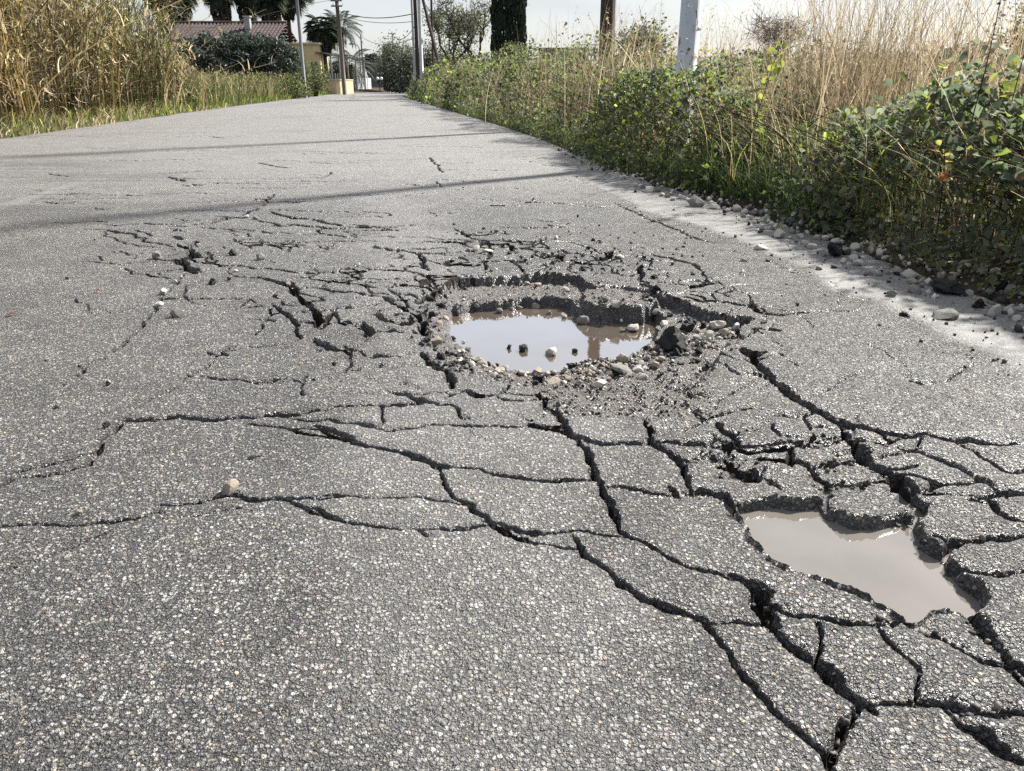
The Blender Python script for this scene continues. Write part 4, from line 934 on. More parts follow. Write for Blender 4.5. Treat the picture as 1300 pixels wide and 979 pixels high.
def palm(label, px, y, h, fl=2.2, nf=30, skirt=.0, fan=True, tr=.2, seed=0):
    rnd = np.random.default_rng(seed); c = at(px, 100, y); root = thing('palm_tree', label, 'tree', (c.x, y, 0), group='palms beyond the houses')
    pts, rad = [], []
    for k in range(15): pts.append((.04 * math.sin(k * .5), 0, h * k / 14)); rad.append(tr * (1.25 - .45 * min(1, k / 5)) * (1.0 + .07 * (k % 2)))
    MB().tube(pts, rad, 8).build('trunk', M_BARK, root)
    pb = PB()
    def fronds(nf, e0, e1, ln, cols):
        for k in range(nf):
            a = k * 2.39996 + rnd.uniform(-.2, .2); el = e0 + (e1 - e0) * ((k + .5) / nf); L_ = ln * rnd.uniform(.8, 1.1); K = 7; t = np.linspace(0, 1, K)
            dx = np.cumsum(np.cos(el - t * 1.1)) / K * L_; dz_ = np.cumsum(np.sin(el - t * 1.1)) / K * L_
            P = np.stack([math.cos(a) * dx, math.sin(a) * dx, h + dz_], -1)
            pb.add(*tube_faces(P[None], np.full((1, K), .018), tints(1, cols, var=.1), 3))
            side = np.array([-math.sin(a), math.cos(a), 0])
            if fan:
                b = P[3]; m = 15
                for j in range(m):
                    w = (j / (m - 1) - .5) * 2.9; d = (P[-1] - P[3]); d = d / np.linalg.norm(d); v = d * math.cos(w) + side * math.sin(w); l2 = L_ * .55
                    e = b + v * l2 - np.array([0, 0, .25 * l2]); q = np.cross(v, [0, 0, 1]); q = q / (np.linalg.norm(q) + 1e-9) * .055
                    V = np.stack([b, b + v * l2 * .5 + q, e, b + v * l2 * .5 - q]); pb.add(V, np.array([[0, 1, 2], [0, 2, 3]]), np.repeat(tints(1, cols), 4, 0))
            else:
                for j in range(18):
                    f = .15 + .85 * j / 17; b = np.array([np.interp(f, t, P[:, i]) for i in range(3)])
                    for sg in (-1, 1):
                        l2 = L_ * .30 * (1 - .6 * abs(f - .45)); d = P[-1] - P[0]; d = d / np.linalg.norm(d); v = side * sg * .8 + d * .55 - np.array([0, 0, .35])
                        V = np.stack([b, b + v * l2 * .5 + d * .035, b + v * l2, b + v * l2 * .5 - d * .035]); pb.add(V, np.array([[0, 1, 2], [0, 2, 3]]), np.repeat(tints(1, cols), 4, 0))
    fronds(nf, -.5, 1.35, fl, [(.040, .055, .035), (.055, .07, .045), (.03, .04, .028)])
    pb.build('crown', M_DARKLEAF, root)
    if skirt:
        pb = PB(); n = 900; t = rnd.random(n); a = rnd.uniform(0, 6.283, n); r = tr + .62 * (1 - np.abs(t - .35)) * rnd.random(n) ** .5
        C = np.stack([np.cos(a) * r, np.sin(a) * r, h - .1 - t * skirt], -1)
        V, F, T, _ = blade_faces(C, np.stack([np.cos(a), np.sin(a)], -1), -rnd.uniform(.4, .9, n), .12, .14, tints(n, [(.06, .05, .035), (.045, .04, .03), (.085, .07, .05)]), 2, .3); pb.add(V, F, T)
        pb.build('dead_frond_skirt', M_DARKLEAF, root)
palm('palm behind the left end of the red roof, half hidden by reeds', 222, 72, 7.3, 1.55, 44, 3.2, True, .22, 1)
palm('second palm from the left behind the red roof', 243, 76, 7.9, 1.55, 44, 3.2, True, .22, 2)
palm('palm rising behind the middle of the red roof', 291, 72, 7.7, 1.55, 44, 3.2, True, .24, 3)
palm('palm right of the chimney behind the red roof', 324, 74, 7.9, 1.55, 44, 3.2, True, .24, 4)
palm('palm behind the right end of the red roof', 352, 70, 7.1, 1.55, 44, 3.2, True, .22, 5)
palm('tall palm just left of the grey street pole top', 374, 78, 8.4, 2.4, 34, 2.0, True, .22, 6)
palm('palm behind the yellow house, left of the wooden pole', 415, 66, 4.7, 1.55, 40, 1.6, True, .2, 7)
palm('palm with arching fronds right of the wooden pole', 438, 74, 5.3, 2.2, 34, .0, False, .2, 8)
palm('low feathery palm by the yellow wall', 446, 70, 2.2, 2.2, 30, .0, False, .2, 9)
palm('distant palm with round crown above the dark wall', 473, 92, 3.2, 1.0, 46, 1.5, True, .16, 10)
palm('distant palm beside the dark trees', 497, 96, 4.1, 1.1, 34, .6, True, .14, 11)

# ------------------------------------------------------------------ houses, walls, fences far down the road
M_PLASTER = noisy_mat('yellow_plaster', (.46, .36, .20), (.60, .48, .28), 2, .9, .2, 30, .01)
M_WALLY = noisy_mat('yellow_wall', (.42, .34, .20), (.58, .48, .30), 1.5, .9, .3, 20, .01)
M_WHITE = noisy_mat('white_paint', (.48, .50, .52), (.62, .63, .65), 3, .7, .2, 30, .005)
M_DARKW = noisy_mat('dark_wall', (.085, .09, .10), (.13, .135, .145), 2, .9, .3, 15, .01)
M_TILE = noisy_mat('roof_tile', (.040, .028, .029), (.075, .052, .050), 3, .85, .4, 20, .02)
M_GLASS = noisy_mat('window_glass', (.02, .022, .025), (.04, .042, .05), 2, .1, 0, spec=.6)
M_GREYB = noisy_mat('grey_plaster', (.26, .26, .27), (.34, .34, .35), 2, .9, .2, 20)
M_BEIGE = noisy_mat('beige_plaster', (.40, .34, .27), (.50, .43, .34), 2, .9, .2, 20)

M_LWOOD2 = noisy_mat('grey_wood', (.15, .14, .13), (.24, .23, .21), 6, .9, .3, 20)
# red-roofed house behind the hedge
c0, c1 = at(222, 100, 64), at(362, 100, 64); cx, Wd = (c0.x + c1.x) / 2, c1.x - c0.x
h = thing('house', 'low house with long dark red tiled roof behind olive bushes', 'house', (cx, 66, -.55))
MB().box((0, 0, 2.15), (Wd - .9, 5.0, 4.3)).build('wall', M_BEIGE, h)
for sgn in (-1, 1):                       # two slopes, each with its rows of tiles
    for k in range(6):
        t0, t1 = k / 6, (k + 1) / 6; y0, y1 = sgn * 3.1 * (1 - t0), sgn * 3.1 * (1 - t1); z0, z1 = 4.35 + 1.25 * t0, 4.35 + 1.25 * t1
        mb = MB(); n = 30
        for j in range(n):
            x0 = -Wd / 2 + Wd * j / n; x1 = x0 + Wd / n; xm = (x0 + x1) / 2
            mb.poly([(x0, y0, z0 + .02), (xm, y0, z0 + .12), (xm, y1, z1 + .10), (x0, y1, z1)]); mb.poly([(xm, y0, z0 + .12), (x1, y0, z0 + .02), (x1, y1, z1), (xm, y1, z1 + .10)])
        mb.build('tile_row', M_TILE, h)
MB().tube([(-Wd / 2, 0, 5.66), (Wd / 2, 0, 5.66)], .12, 8).build('ridge', M_TILE, h)
MB().box((0, -3.16, 4.28), (Wd, .10, .16)).build('gutter', M_DARKW, h)
ch = MB().box((1.6, -1.2, 5.5), (.42, .42, .9)).build('chimney', M_GREYB, h); MB().box((1.6, -1.2, 5.99), (.56, .56, .10)).build('chimney_cap', M_GREYB, ch)
for wx in (-3.0, 0, 3.0):
    f = MB().box((wx, -2.53, 2.6), (1.1, .08, 1.2)).build('window', M_WHITE, h); MB().box((wx, -2.58, 2.6), (.9, .03, 1.0)).build('pane', M_GLASS, f)

# yellow house with pergola
c0 = at(394, 100, 66); h = thing('house', 'small yellow house with flat roof and white pergola posts', 'house', (c0.x, 66, 0))
MB().box((.1, 0, 1.75), (2.2, 3.0, 3.5)).build('wall', M_PLASTER, h); MB().box((.1, 0, 3.56), (2.5, 3.3, .14)).build('roof', M_BEIGE, h)
MB().box((.75, -1.53, 1.2), (.5, .06, 2.1)).build('door', M_DARKW, h)
f = MB().box((-.4, -1.53, 2.0), (.6, .08, .8)).build('window', M_WHITE, h); MB().box((-.4, -1.58, 2.0), (.46, .03, .66)).build('pane', M_GLASS, f)
for k in range(6): MB().box((1.35 + k * .62, -1.2 + k * .1, 1.45), (.10, .10, 2.9 - k * .12)).build('pergola_post', M_LWOOD2, h)
MB().tube([(1.2, -1.2, 2.95), (4.6, -.7, 2.35)], .06, 6).build('pergola_beam', M_LWOOD2, h)
MB().tube([(1.2, .9, 2.95), (4.6, 1.2, 2.35)], .06, 6).build('pergola_beam', M_LWOOD2, h)
mb = MB(); mb.poly([(.9, -1.7, 2.95), (1.5, -1.7, 2.9), (1.5, 1, 3.0), (.9, 1, 3.05)]); mb.poly([(.9, -1.7, 2.90), (.9, 1, 3.0), (1.5, 1, 2.95), (1.5, -1.7, 2.85)]); mb.build('awning', M_DARKW, h)
for k in range(9): MB().box((1.3 + k * .2, -1.45, .95), (.09, .03, 1.0)).build('railing_slat', M_GREYB, h)

# curved yellow wall at the left edge of the road
pts = [at(408, 119, 63).xy, at(420, 119, 59.5).xy, at(428, 119, 58.5).xy, at(437, 119, 59.5).xy, at(447, 119, 63).xy]
wl = thing('garden_wall', 'curved yellow rendered wall where the road bends', 'wall', (pts[2][0], pts[2][1], 0)); o_ = Vector((pts[2][0], pts[2][1], 0))
fine_ = []
for a, b in zip(pts, pts[1:]):
    for k in range(4): fine_.append((a[0] + (b[0] - a[0]) * k / 4 - o_.x, a[1] + (b[1] - a[1]) * k / 4 - o_.y))
fine_.append((pts[-1][0] - o_.x, pts[-1][1] - o_.y)); fine_ = np.array(fine_); sm = fine_.copy(); sm[1:-1] = (fine_[:-2] + fine_[1:-1] * 2 + fine_[2:]) / 4
def wall_strip(P, th, z0, z1):
    mb = MB(); d = np.gradient(P, axis=0); nrm = np.stack([-d[:, 1], d[:, 0]], -1); nrm /= np.linalg.norm(nrm, axis=1, keepdims=True); A, B = P - nrm * th / 2, P + nrm * th / 2
    for i in range(len(P) - 1):
        a0, a1, b0, b1 = A[i], A[i + 1], B[i], B[i + 1]
        mb.poly([(*a0, z0), (*a1, z0), (*a1, z1), (*a0, z1)]); mb.poly([(*b1, z0), (*b0, z0), (*b0, z1), (*b1, z1)]); mb.poly([(*a0, z1), (*a1, z1), (*b1, z1), (*b0, z1)])
    for i in (0, len(P) - 1): mb.poly([(*A[i], z0), (*A[i], z1), (*B[i], z1), (*B[i], z0)])
    return mb
wall_strip(sm, .28, 0, .92).build('wall_body', M_WALLY, wl); wall_strip(sm, .36, .92, 1.0).build('coping', M_BEIGE, wl)
# white fence panels, dark wall
a, b = at(447, 119, 72), at(472, 119, 76); fn = thing('panel_fence', 'white panel fence at the end of the road', 'fence', (a.x, a.y, 0))
for k in range(5):
    p0, p1 = a.lerp(b, k / 5), a.lerp(b, (k + 1) / 5); m_ = (p0 + p1) / 2; an = math.atan2(p1.y - p0.y, p1.x - p0.x)
    MB().box((m_.x - a.x, m_.y - a.y, .62), ((p1 - p0).xy.length - .10, .05, 1.1), an).build('fence_panel', M_WHITE, fn); MB().box((p0.x - a.x, p0.y - a.y, .65), (.09, .09, 1.3), an).build('fence_post', M_GREYB, fn)
a, b = at(470, 119, 86), at(560, 119, 92); m_ = (a + b) / 2
dw = thing('boundary_wall', 'dark grey rendered wall closing the end of the road', 'wall', (m_.x, m_.y, 0), math.atan2(b.y - a.y, b.x - a.x))
MB().box((0, 0, 1.3), ((b - a).xy.length, .3, 2.6)).build('wall_body', M_DARKW, dw); MB().box((0, 0, 2.66), ((b - a).xy.length + .1, .4, .12)).build('coping', M_GREYB, dw)
# buildings beyond the field
c = at(714, 100, 60); h = thing('building', 'low grey flat-roofed building behind the scrub right of the cypress', 'building', (c.x, 61, 0))
MB().box((0, 0, 1.45), (3.2, 3, 2.9)).build('wall', M_GREYB, h); MB().box((0, 0, 2.98), (3.5, 3.3, .18)).build('roof', M_DARKW, h)
for wx in (-.9, .5): f = MB().box((wx, -1.52, 1.9), (.7, .06, .8)).build('window', M_WHITE, h); MB().box((wx, -1.56, 1.9), (.56, .03, .66)).build('pane', M_GLASS, f)
c = at(750, 100, 58); h = thing('pergola_frame', 'white metal frame beside the low grey building', 'frame', (c.x, 58, 0))
for x in (-.7, 0, .7): MB().box((x, 0, 1.6), (.06, .06, 3.2)).build('post', M_WHITE, h)
for z in (2.5, 3.2): MB().box((0, -.035, z), (1.7, .05, .06)).build('rail', M_WHITE, h)
c = at(1220, 100, 150); h = thing('building', 'small white block building far beyond the dry grass', 'building', (c.x, 150, 0))
MB().box((0, 0, 3.2), (5.5, 5, 6.4)).build('wall', M_WHITE, h); MB().box((0, 0, 6.5), (5.8, 5.3, .2)).build('roof', M_GREYB, h)
for wx in (-1.4, 1.4): f = MB().box((wx, -2.53, 4.8), (1.0, .08, 1.2)).build('window', M_GREYB, h); MB().box((wx, -2.58, 4.8), (.8, .03, 1.0)).build('pane', M_GLASS, f)

# ------------------------------------------------------------------ poles, lamps, wires
def pole_mat(name, c0, c1, c2=None, **k): return noisy_mat(name, c0, c1, 6, k.pop('rough', .7), .5, 30, .006, .3, stretch=(3, 3, .25), c2=c2, **k)
M_TAR = pole_mat('creosoted_wood', (.022, .015, .012), (.060, .042, .034), rough=.85)
M_CONC = pole_mat('grey_pole', (.26, .26, .27), (.38, .38, .39)); M_CONC2 = pole_mat('weathered_concrete', (.15, .15, .15), (.26, .26, .255), (.34, .33, .31)); M_LWOOD = pole_mat('weathered_wood', (.10, .085, .07), (.17, .15, .125))
def rusty_white():
    m, out, N, L = new_mat('rusty_white_paint'); tc = N('ShaderNodeTexCoord'); mp = N('ShaderNodeMapping'); mp.inputs['Scale'].default_value = (1, 1, .35); L(tc.outputs['Object'], mp.inputs['Vector'])
    n1 = N('ShaderNodeTexNoise', Scale=16.0, Detail=6.0, Roughness=.7); L(mp.outputs[0], n1.inputs['Vector'])
    n2 = N('ShaderNodeTexNoise', Scale=3.0, Detail=5.0); L(mp.outputs[0], n2.inputs['Vector'])
    base = ramp(N, L, n2.outputs['Fac'], [(.3, (.38, .41, .44)), (.7, (.50, .525, .55))]); rust = ramp(N, L, n1.outputs['Fac'], [(.57, 0.0), (.63, 1.0)])
    col = mix_col(N, L, rust, base, (.10, .045, .022)); bp = N('ShaderNodeBump', Strength=.4, Distance=.003); L(n1.outputs['Fac'], bp.inputs['Height'])
    p = N('ShaderNodeBsdfPrincipled', Roughness=.45); L(col, p.inputs['Base Color']); L(bp.outputs[0], p.inputs['Normal']); L(p.outputs[0], out.inputs['Surface']); return m
M_RUSTW = rusty_white()
M_STEEL = noisy_mat('galvanised_steel', (.30, .31, .32), (.42, .43, .44), 10, .45, .2, 40, .002, .5, metallic=.4)
c = at(870, 106, 8.1)
p = thing('metal_post', 'white painted metal post with rust spots in the right scrub', 'pole', (c.x, 8.1, 0))
MB().tube([(0, 0, -.1), (0, 0, 3), (0, 0, 6.5)], [.100, .096, .080], 20).build('shaft', M_RUSTW, p, True); MB().tube([(0, 0, 0), (0, 0, .12)], .15, 20).build('foot_collar', M_STEEL, p)
MB().tube([(0, 0, 6.5), (-.15, -.2, 6.9), (-.9, -1.2, 7.1)], [.05, .04, .035], 8).build('arm', M_STEEL, p); MB().box((-1.05, -1.4, 7.08), (.22, .55, .12), .64).build('lamp_head', M_STEEL, p)
MB().tube([(0, 0, .92), (0, 0, .98)], .098, 20).build('band', M_STEEL, p)
c = at(768, 106, 14.6)
p = thing('wooden_pole', 'dark brown wooden utility pole behind the right scrub', 'pole', (c.x, 14.6, 0))
MB().tube([(0, 0, -.1), (0, 0, 3), (0, 0, 8)], [.135, .125, .105], 16).build('shaft', M_TAR, p, True)
MB().box((0, 0, 7.6), (1.3, .10, .12), .3).build('crossarm', M_TAR, p)
for x in (-.55, 0, .55): MB().tube([(x, .17 * (x > 0) - .17 * (x < 0), 7.66), (x, .17 * (x > 0) - .17 * (x < 0), 7.82)], [.05, .03], 8).build('insulator', M_WHITE, p)
def pole(label, pxb, pxt_lean, y, h, r0, r1, mat, arms=(), name='utility_pole'):
    c = at(pxb, 106, y); p = thing(name, label, 'pole', (c.x, y, 0)); MB().tube([(0, 0, -.1), (pxt_lean * .5, 0, h * .5), (pxt_lean, 0, h)], [r0, (r0 + r1) / 2, r1], 12).build('shaft', mat, p, True)
    for k, z in enumerate(arms):
        MB().box((pxt_lean * z / h, -r1 - .05, z), (.75, .07, .09)).build('crossarm', mat, p)
        for x in (-.32, 0, .32): MB().tube([(x, -r1 - .05, z + .045), (x, -r1 - .05, z + .16)], [.035, .02], 6).build('insulator', M_WHITE, p)
    return p
pl1 = pole('grey concrete street pole beside the left verge', 386.5, 0, 44, 8, .095, .07, M_CONC2)
pl2 = pole('weathered wooden pole with two crossarms by the yellow wall', 437, -.1, 57, 5.95, .16, .12, M_LWOOD, (5.5, 5.82))
pl3 = pole('thin pale pole, leftmost of the pole group right of the road', 527, 0, 41, 9, .055, .05, M_CONC)
pl4 = pole('dark wooden pole in the pole group right of the road', 531, 0, 40, 9, .09, .08, M_TAR, (8.6,))
pl5 = pole('grey steel pole, rightmost upright of the pole group', 536, 0, 38, 9, .085, .07, M_STEEL)
pl6 = pole('thin dark pole behind the slanted strut', 551, 0, 46, 9, .06, .05, M_TAR)
a, b = at(569, 100, 36), at(535, -8, 39.5); s_t = thing('slanted_strut', 'dark wooden strut leaning left against the pole group', 'strut', (a.x, a.y, 0)); MB().tube([(0, 0, -.1), tuple(b - Vector((a.x, a.y, 0)))], [.085, .07], 10).build('shaft', M_TAR, s_t)
pl7 = pole('thin distant grey pole above the white fence', 462, 0, 80, 5.0, .09, .06, M_CONC)
pl8 = pole('thin distant pole beside the dark trees', 501, 0, 84, 5.5, .06, .05, M_STEEL, (5.3,))
c = at(459, 106, 74); p = thing('street_lamp', 'thin street lamp with short hooked arm by the white fence', 'street lamp', (c.x, 74, 0)); MB().tube([(0, 0, 0), (0, 0, 3.6), (-.15, 0, 3.85), (-.5, 0, 3.95)], [.06, .045, .04, .035], 8).build('shaft', M_CONC, p); MB().box((-.68, 0, 3.93), (.4, .16, .1)).build('lamp_head', M_STEEL, p)
M_GLOBE = noisy_mat('white_globe', (.80, .80, .78), (.86, .86, .84), 2, .3, 0)
c = at(482, 106, 70); p = thing('globe_lamp', 'twin white globe lamp before the dark wall', 'street lamp', (c.x, 70, 0)); MB().tube([(0, 0, 0), (0, 0, 1.0)], [.05, .035], 8).build('shaft', M_TAR, p); MB().tube([(-.16, 0, .95), (.16, 0, .95)], .02, 6).build('arm', M_TAR, p)
for x in (-.16, .16):
    n = 8; pts = [(x, 0, .97 + .13 * (1 - math.cos(math.pi * k / n))) for k in range(n + 1)]; MB().tube(pts, [max(.005, .13 * math.sin(math.pi * k / n)) for k in range(n + 1)], 10, False).build('globe', M_GLOBE, p, True)
def wire(label, A, B, sag=.4, r=.016):
    A, B = Vector(A), Vector(B); pts = []
    for k in range(17): t = k / 16; q = A.lerp(B, t); q.z -= sag * 4 * t * (1 - t); pts.append(tuple(q))
    o = MB().tube(pts, r, 5).build('power_line', M_TAR); tag(o, label, 'cable', 'cables between the poles')
def top(o, z, dx=0): return (o.location.x + dx, o.location.y - .1, z)
wire('upper overhead cable from the two-armed wooden pole to the pole group', top(pl2, 5.2), at(527, 17, 40.9), .3, .022)
wire('lower overhead cable from the two-armed wooden pole to the pole group', top(pl2, 5.0), at(527, 27, 40.9), .25, .014)
wire('overhead cable from the pole group to the distant thin pole by the dark trees', at(529, 30, 40), top(pl8, 5.3), .6, .018)
wire('overhead cable from the pole group to the distant pole above the fence', at(527, 48, 41), top(pl7, 4.9), .5, .018)
wire('overhead cable from the pole group rightwards to the thin dark pole', at(537, 0, 38), at(551, 18, 46), .1, .014)
wire('overhead cable from the grey street pole to the two-armed pole', top(pl1, 7.2), top(pl2, 5.8), .5, .016)

# ------------------------------------------------------------------ stones, asphalt chunks, litter
M_LIME = noisy_mat('limestone', (.34, .31, .27), (.56, .53, .48), 45, .85, .6, 160, .003, .25)
M_TAN = noisy_mat('tan_stone', (.22, .185, .145), (.38, .33, .265), 45, .8, .6, 160, .003, .25)
M_GREY = noisy_mat('grey_stone', (.13, .125, .11), (.26, .25, .225), 45, .8, .6, 160, .003, .25)
M_CHUNK = noisy_mat('tarred_chunk', (.012, .012, .013), (.045, .043, .042), 70, .6, 1.0, 190, .006, .4, c2=(.16, .15, .14))
import bmesh
def rock_mesh(name, seed, sub, lumpy, flat):
    r = np.random.default_rng(seed); bm = bmesh.new(); bmesh.ops.create_icosphere(bm, subdivisions=sub, radius=1.0)
    P = np.array([v.co[:] for v in bm.verts])
    for _ in range(11):
        n = r.normal(size=3); n /= np.linalg.norm(n); d = r.uniform(.52, .86); e = np.maximum(0, P @ n - d); P -= e[:, None] * n
    P *= np.array([1.0, r.uniform(.65, .95), flat * r.uniform(.8, 1.1)])
    P *= (1 + lumpy * (fbm(P[:, 0] * 2.3 + seed, P[:, 1] * 2.3 + P[:, 2] * 1.7, seed, 3) + (.22 * fbm(P[:, 0] * 7 + seed, P[:, 1] * 7 + P[:, 2] * 5, seed + 3, 2) if sub == 3 else 0)))[:, None]
    P /= np.abs(P[:, :2]).max()
    for v, p in zip(bm.verts, P): v.co = p
    me = bpy.data.meshes.new(name); bm.to_mesh(me); bm.free(); me.update(); return me
MESHES = {}
for key, mat, lump, sub in (('p', M_LIME, .22, 2), ('t', M_TAN, .22, 2), ('g', M_GREY, .25, 2), ('d', M_CHUNK, 1.0, 3)):
    for fl, f in (('', .78), ('f', .42)):
        MESHES[key + fl] = []
        for k in range(5):
            me = rock_mesh('stone' if key != 'd' else 'asphalt_chunk', 100 + k * 7 + ord(key) + len(fl), sub, lump, f); me.materials.append(mat); MESHES[key + fl].append(me)
COLW = {'p': 'pale', 't': 'tan', 'g': 'grey', 'd': 'black'}
def hit(px, py, lift=0.0, floor=-9):
    z = 0.0
    for _ in range(14):
        x, y = G(px, py, z + lift); z = z * .4 + .6 * max(ground_z(x, y), floor)
    return x, y, max(ground_z(x, y), floor)
def put(px, py, dpx, kind, label, group=None, floor=-9, sink=.25, squash=1.0):
    x, y, z = hit(px, py, 0, floor); dist = math.sqrt(x * x + y * y + .56); r = dpx * .5 * dist / FPX
    x, y, z = hit(px, py, r * .4, floor)
    me = random.choice(MESHES[kind]); o = link('asphalt_chunk' if kind[0] == 'd' else 'stone', me)
    o.location = (x, y, z + r * (.78 if len(kind) == 1 else .42) * (1 - 2 * sink) * .8); o.scale = (r, r * random.uniform(.85, 1.0), r * random.uniform(.85, 1.1) * squash)
    o.rotation_euler = (random.uniform(-.25, .25), random.uniform(-.25, .25), random.uniform(0, 6.28))
    tag(o, label, 'asphalt chunk' if kind[0] == 'd' else 'stone', group); return o
MARKS = [(855, 435, 'the largest black chunk'), (912, 412, 'the pale square block'), (787, 465, 'the long olive-grey stone'), (760, 484, 'the long pale stone'), (668, 460, 'the pale pointed shore stone'), (727, 463, 'the black shore lump'), (804, 398, 'the largest pale back stone'), (743, 398, 'the large shaded back stone'), (633, 394, 'the notch of the back shore'), (575, 412, 'the wet left-end puddle stone'), (554, 432, 'the wide tan shore stone'), (885, 257, 'the broad grey stone below the grass'), (906, 261, 'the flat pale stone below the grass'), (966, 312, 'the flat stone on the edge strip'), (990, 297, 'the pale stone jutting onto the road'), (962, 279, 'the two small white stones'), (1061, 317, 'the farther black chunk'), (1208, 362, 'the nearer black chunk'), (1202, 395, 'the flat grey-brown stone'), (1282, 393, 'the three pale stones at the right border'), (1236, 326, 'the half hidden pale stone'), (713, 324, 'the left large black chunk'), (774, 324, 'the black pyramid-like chunk'), (620, 318, 'the row of three stones'), (226, 398, 'the largest grey stone of the left lane'), (331, 327, 'the greenish round stone'), (240, 328, 'the crack knot'), (292, 619, 'the crumbly tan stone'), (1150, 398, 'the square black crumb'), (500, 273, 'the small grey stone left of centre')]
PENDING = {}
def place_words(o, px, py, d, k):
    m = min(MARKS, key=lambda m: math.hypot(px - m[0], 1.5 * (py - m[1]))); dx, dy = px - m[0], 2.0 * (py - m[1])
    w = ('right of' if dx > 0 else 'left of') if abs(dx) > abs(dy) else ('in front of' if dy > 0 else 'behind')
    size = 'large' if d > 15 else 'medium' if d > 10 else 'small' if d > 6 else 'tiny'
    PENDING.setdefault((size + ' ' + COLW[k[0]] + (' asphalt crumb ' if k[0] == 'd' else ' stone '), w, m[2]), []).append((math.hypot(dx, dy), o))
def settle_labels():
    for (a, w, m), L_ in PENDING.items():
        L_.sort(key=lambda q: q[0])
        for i, (d, o) in enumerate(L_):
            o['label'] = a + w + ' ' + m if len(L_) == 1 else ('nearest', 'second', 'third', 'fourth', 'fifth', 'sixth', 'seventh', 'eighth', 'ninth', 'tenth')[min(i, 9)] + ' ' + a + w + ' ' + m
def stones(view, group, label, *items, floor=-9, sink=.25):
    ox, oy, s = view
    for it in items:
        X_, Y_, D_, k = it[:4]; lab = it[4] if len(it) > 4 else label.replace('%', COLW[k[0]])
        o = put(ox + X_ / s, oy + Y_ / s, D_ / s, k, lab, group, floor, sink)
        if len(it) < 5: place_words(o, ox + X_ / s, oy + Y_ / s, D_ / s, k)
vP, vQ = (540, 300, 3.095), (1040, 150, 3.765)
gL = 'stones on the dry ledge of the large pothole'
stones(vP, gL, '', (403, 185, 34, 't', 'left one of two upright stones on the back ledge of the large pothole'), (441, 177, 36, 't', 'right one of two upright stones on the back ledge of the large pothole'), (550, 203, 52, 'tf', 'flat tan stone at the right end of the pothole ledge'), (900, 256, 26, 'p', 'small pale stone lying on the dark rim at the pothole right'))
stones(vP, None, '', (495, 448, 62, 'p', 'pale pointed stone standing alone in the bright puddle'), (168, 440, 27, 'g', 'small grey stone in the water near the left shore'), (110, 393, 40, 'df', 'flat dark piece in the water at the far left of the puddle'),
       (330, 432, 32, 'd', 'small black lump in the puddle, left of the flat floating one'), (382, 434, 54, 'df', 'flat black lump in the middle of the bright puddle'), (590, 446, 30, 'df', 'thin dark sliver in the puddle right of the pale pointed stone'),
       (150, 410, 18, 'tf', 'tiny tan pebble just breaking the water on the left'), (578, 503, 46, 'd', 'black lump on the near shore of the puddle'), floor=-.082, sink=.3)
gS = 'stones along the shaded back shore of the puddle'
stones(vP, gS, '% stone in the shade along the back shore of the puddle', (130, 300, 34, 'g'), (200, 285, 30, 'g'), (288, 292, 42, 'g'), (340, 276, 26, 'g'), (372, 274, 28, 'g'), (432, 275, 38, 'g'), (545, 313, 36, 'p'), (490, 300, 26, 'g'), (700, 300, 30, 'g'), (860, 300, 26, 'g'), (775, 318, 26, 'g'),
       (630, 305, 72, 'g', 'large shaded grey stone under the bulging slab'), (748, 322, 46, 'p', 'pale flat stone at the waterline below the bulging slab'), (818, 305, 62, 'p', 'largest pale stone at the back right of the puddle'), (905, 318, 40, 'g', 'grey stone right of the largest pale back stone'), (940, 343, 42, 'p', 'pale stone in the back right corner of the puddle'), floor=-.085)
gW = 'stones on the left shore of the large pothole'
stones(vP, gW, '% stone on the left shore of the large pothole', (80, 318, 38, 't'), (58, 340, 32, 't'), (40, 300, 30, 'g'), (108, 347, 48, 'g', 'wet grey-brown stone at the left end of the puddle'), (45, 410, 56, 't', 'wide tan stone on the left shore, nearest the water'), (20, 375, 30, 't'), (30, 440, 30, 'd'), (90, 455, 34, 'd'), (130, 470, 40, 'd'), (60, 470, 40, 'd'))
gR = 'rubble on the right shore of the large pothole'
stones(vP, gR, '% rubble stone on the right shore of the large pothole', (862, 362, 44, 'p'), (868, 404, 52, 'p', 'pale triangular stone at the right end of the puddle'), (975, 418, 150, 'd', 'largest black asphalt chunk, lying right of the puddle'), (1030, 352, 66, 'd', 'upright dark chunk above the largest black one'), (1063, 373, 36, 't'), (1115, 386, 62, 'p'), (1175, 377, 48, 't', 'tan stone below the pale block'), (1150, 346, 66, 'p', 'large pale square block right of the pothole'), (1223, 350, 50, 'p', 'pale rounded stone against the right rim'), (1065, 402, 44, 'g'), (1000, 380, 40, 'p'), (945, 385, 44, 'p'), (905, 380, 44, 'p'), (1130, 415, 30, 'g'), (1020, 450, 36, 'd'), (910, 452, 40, 'd'), (870, 440, 36, 'd'))
gF = 'stones on the near shore of the large pothole'
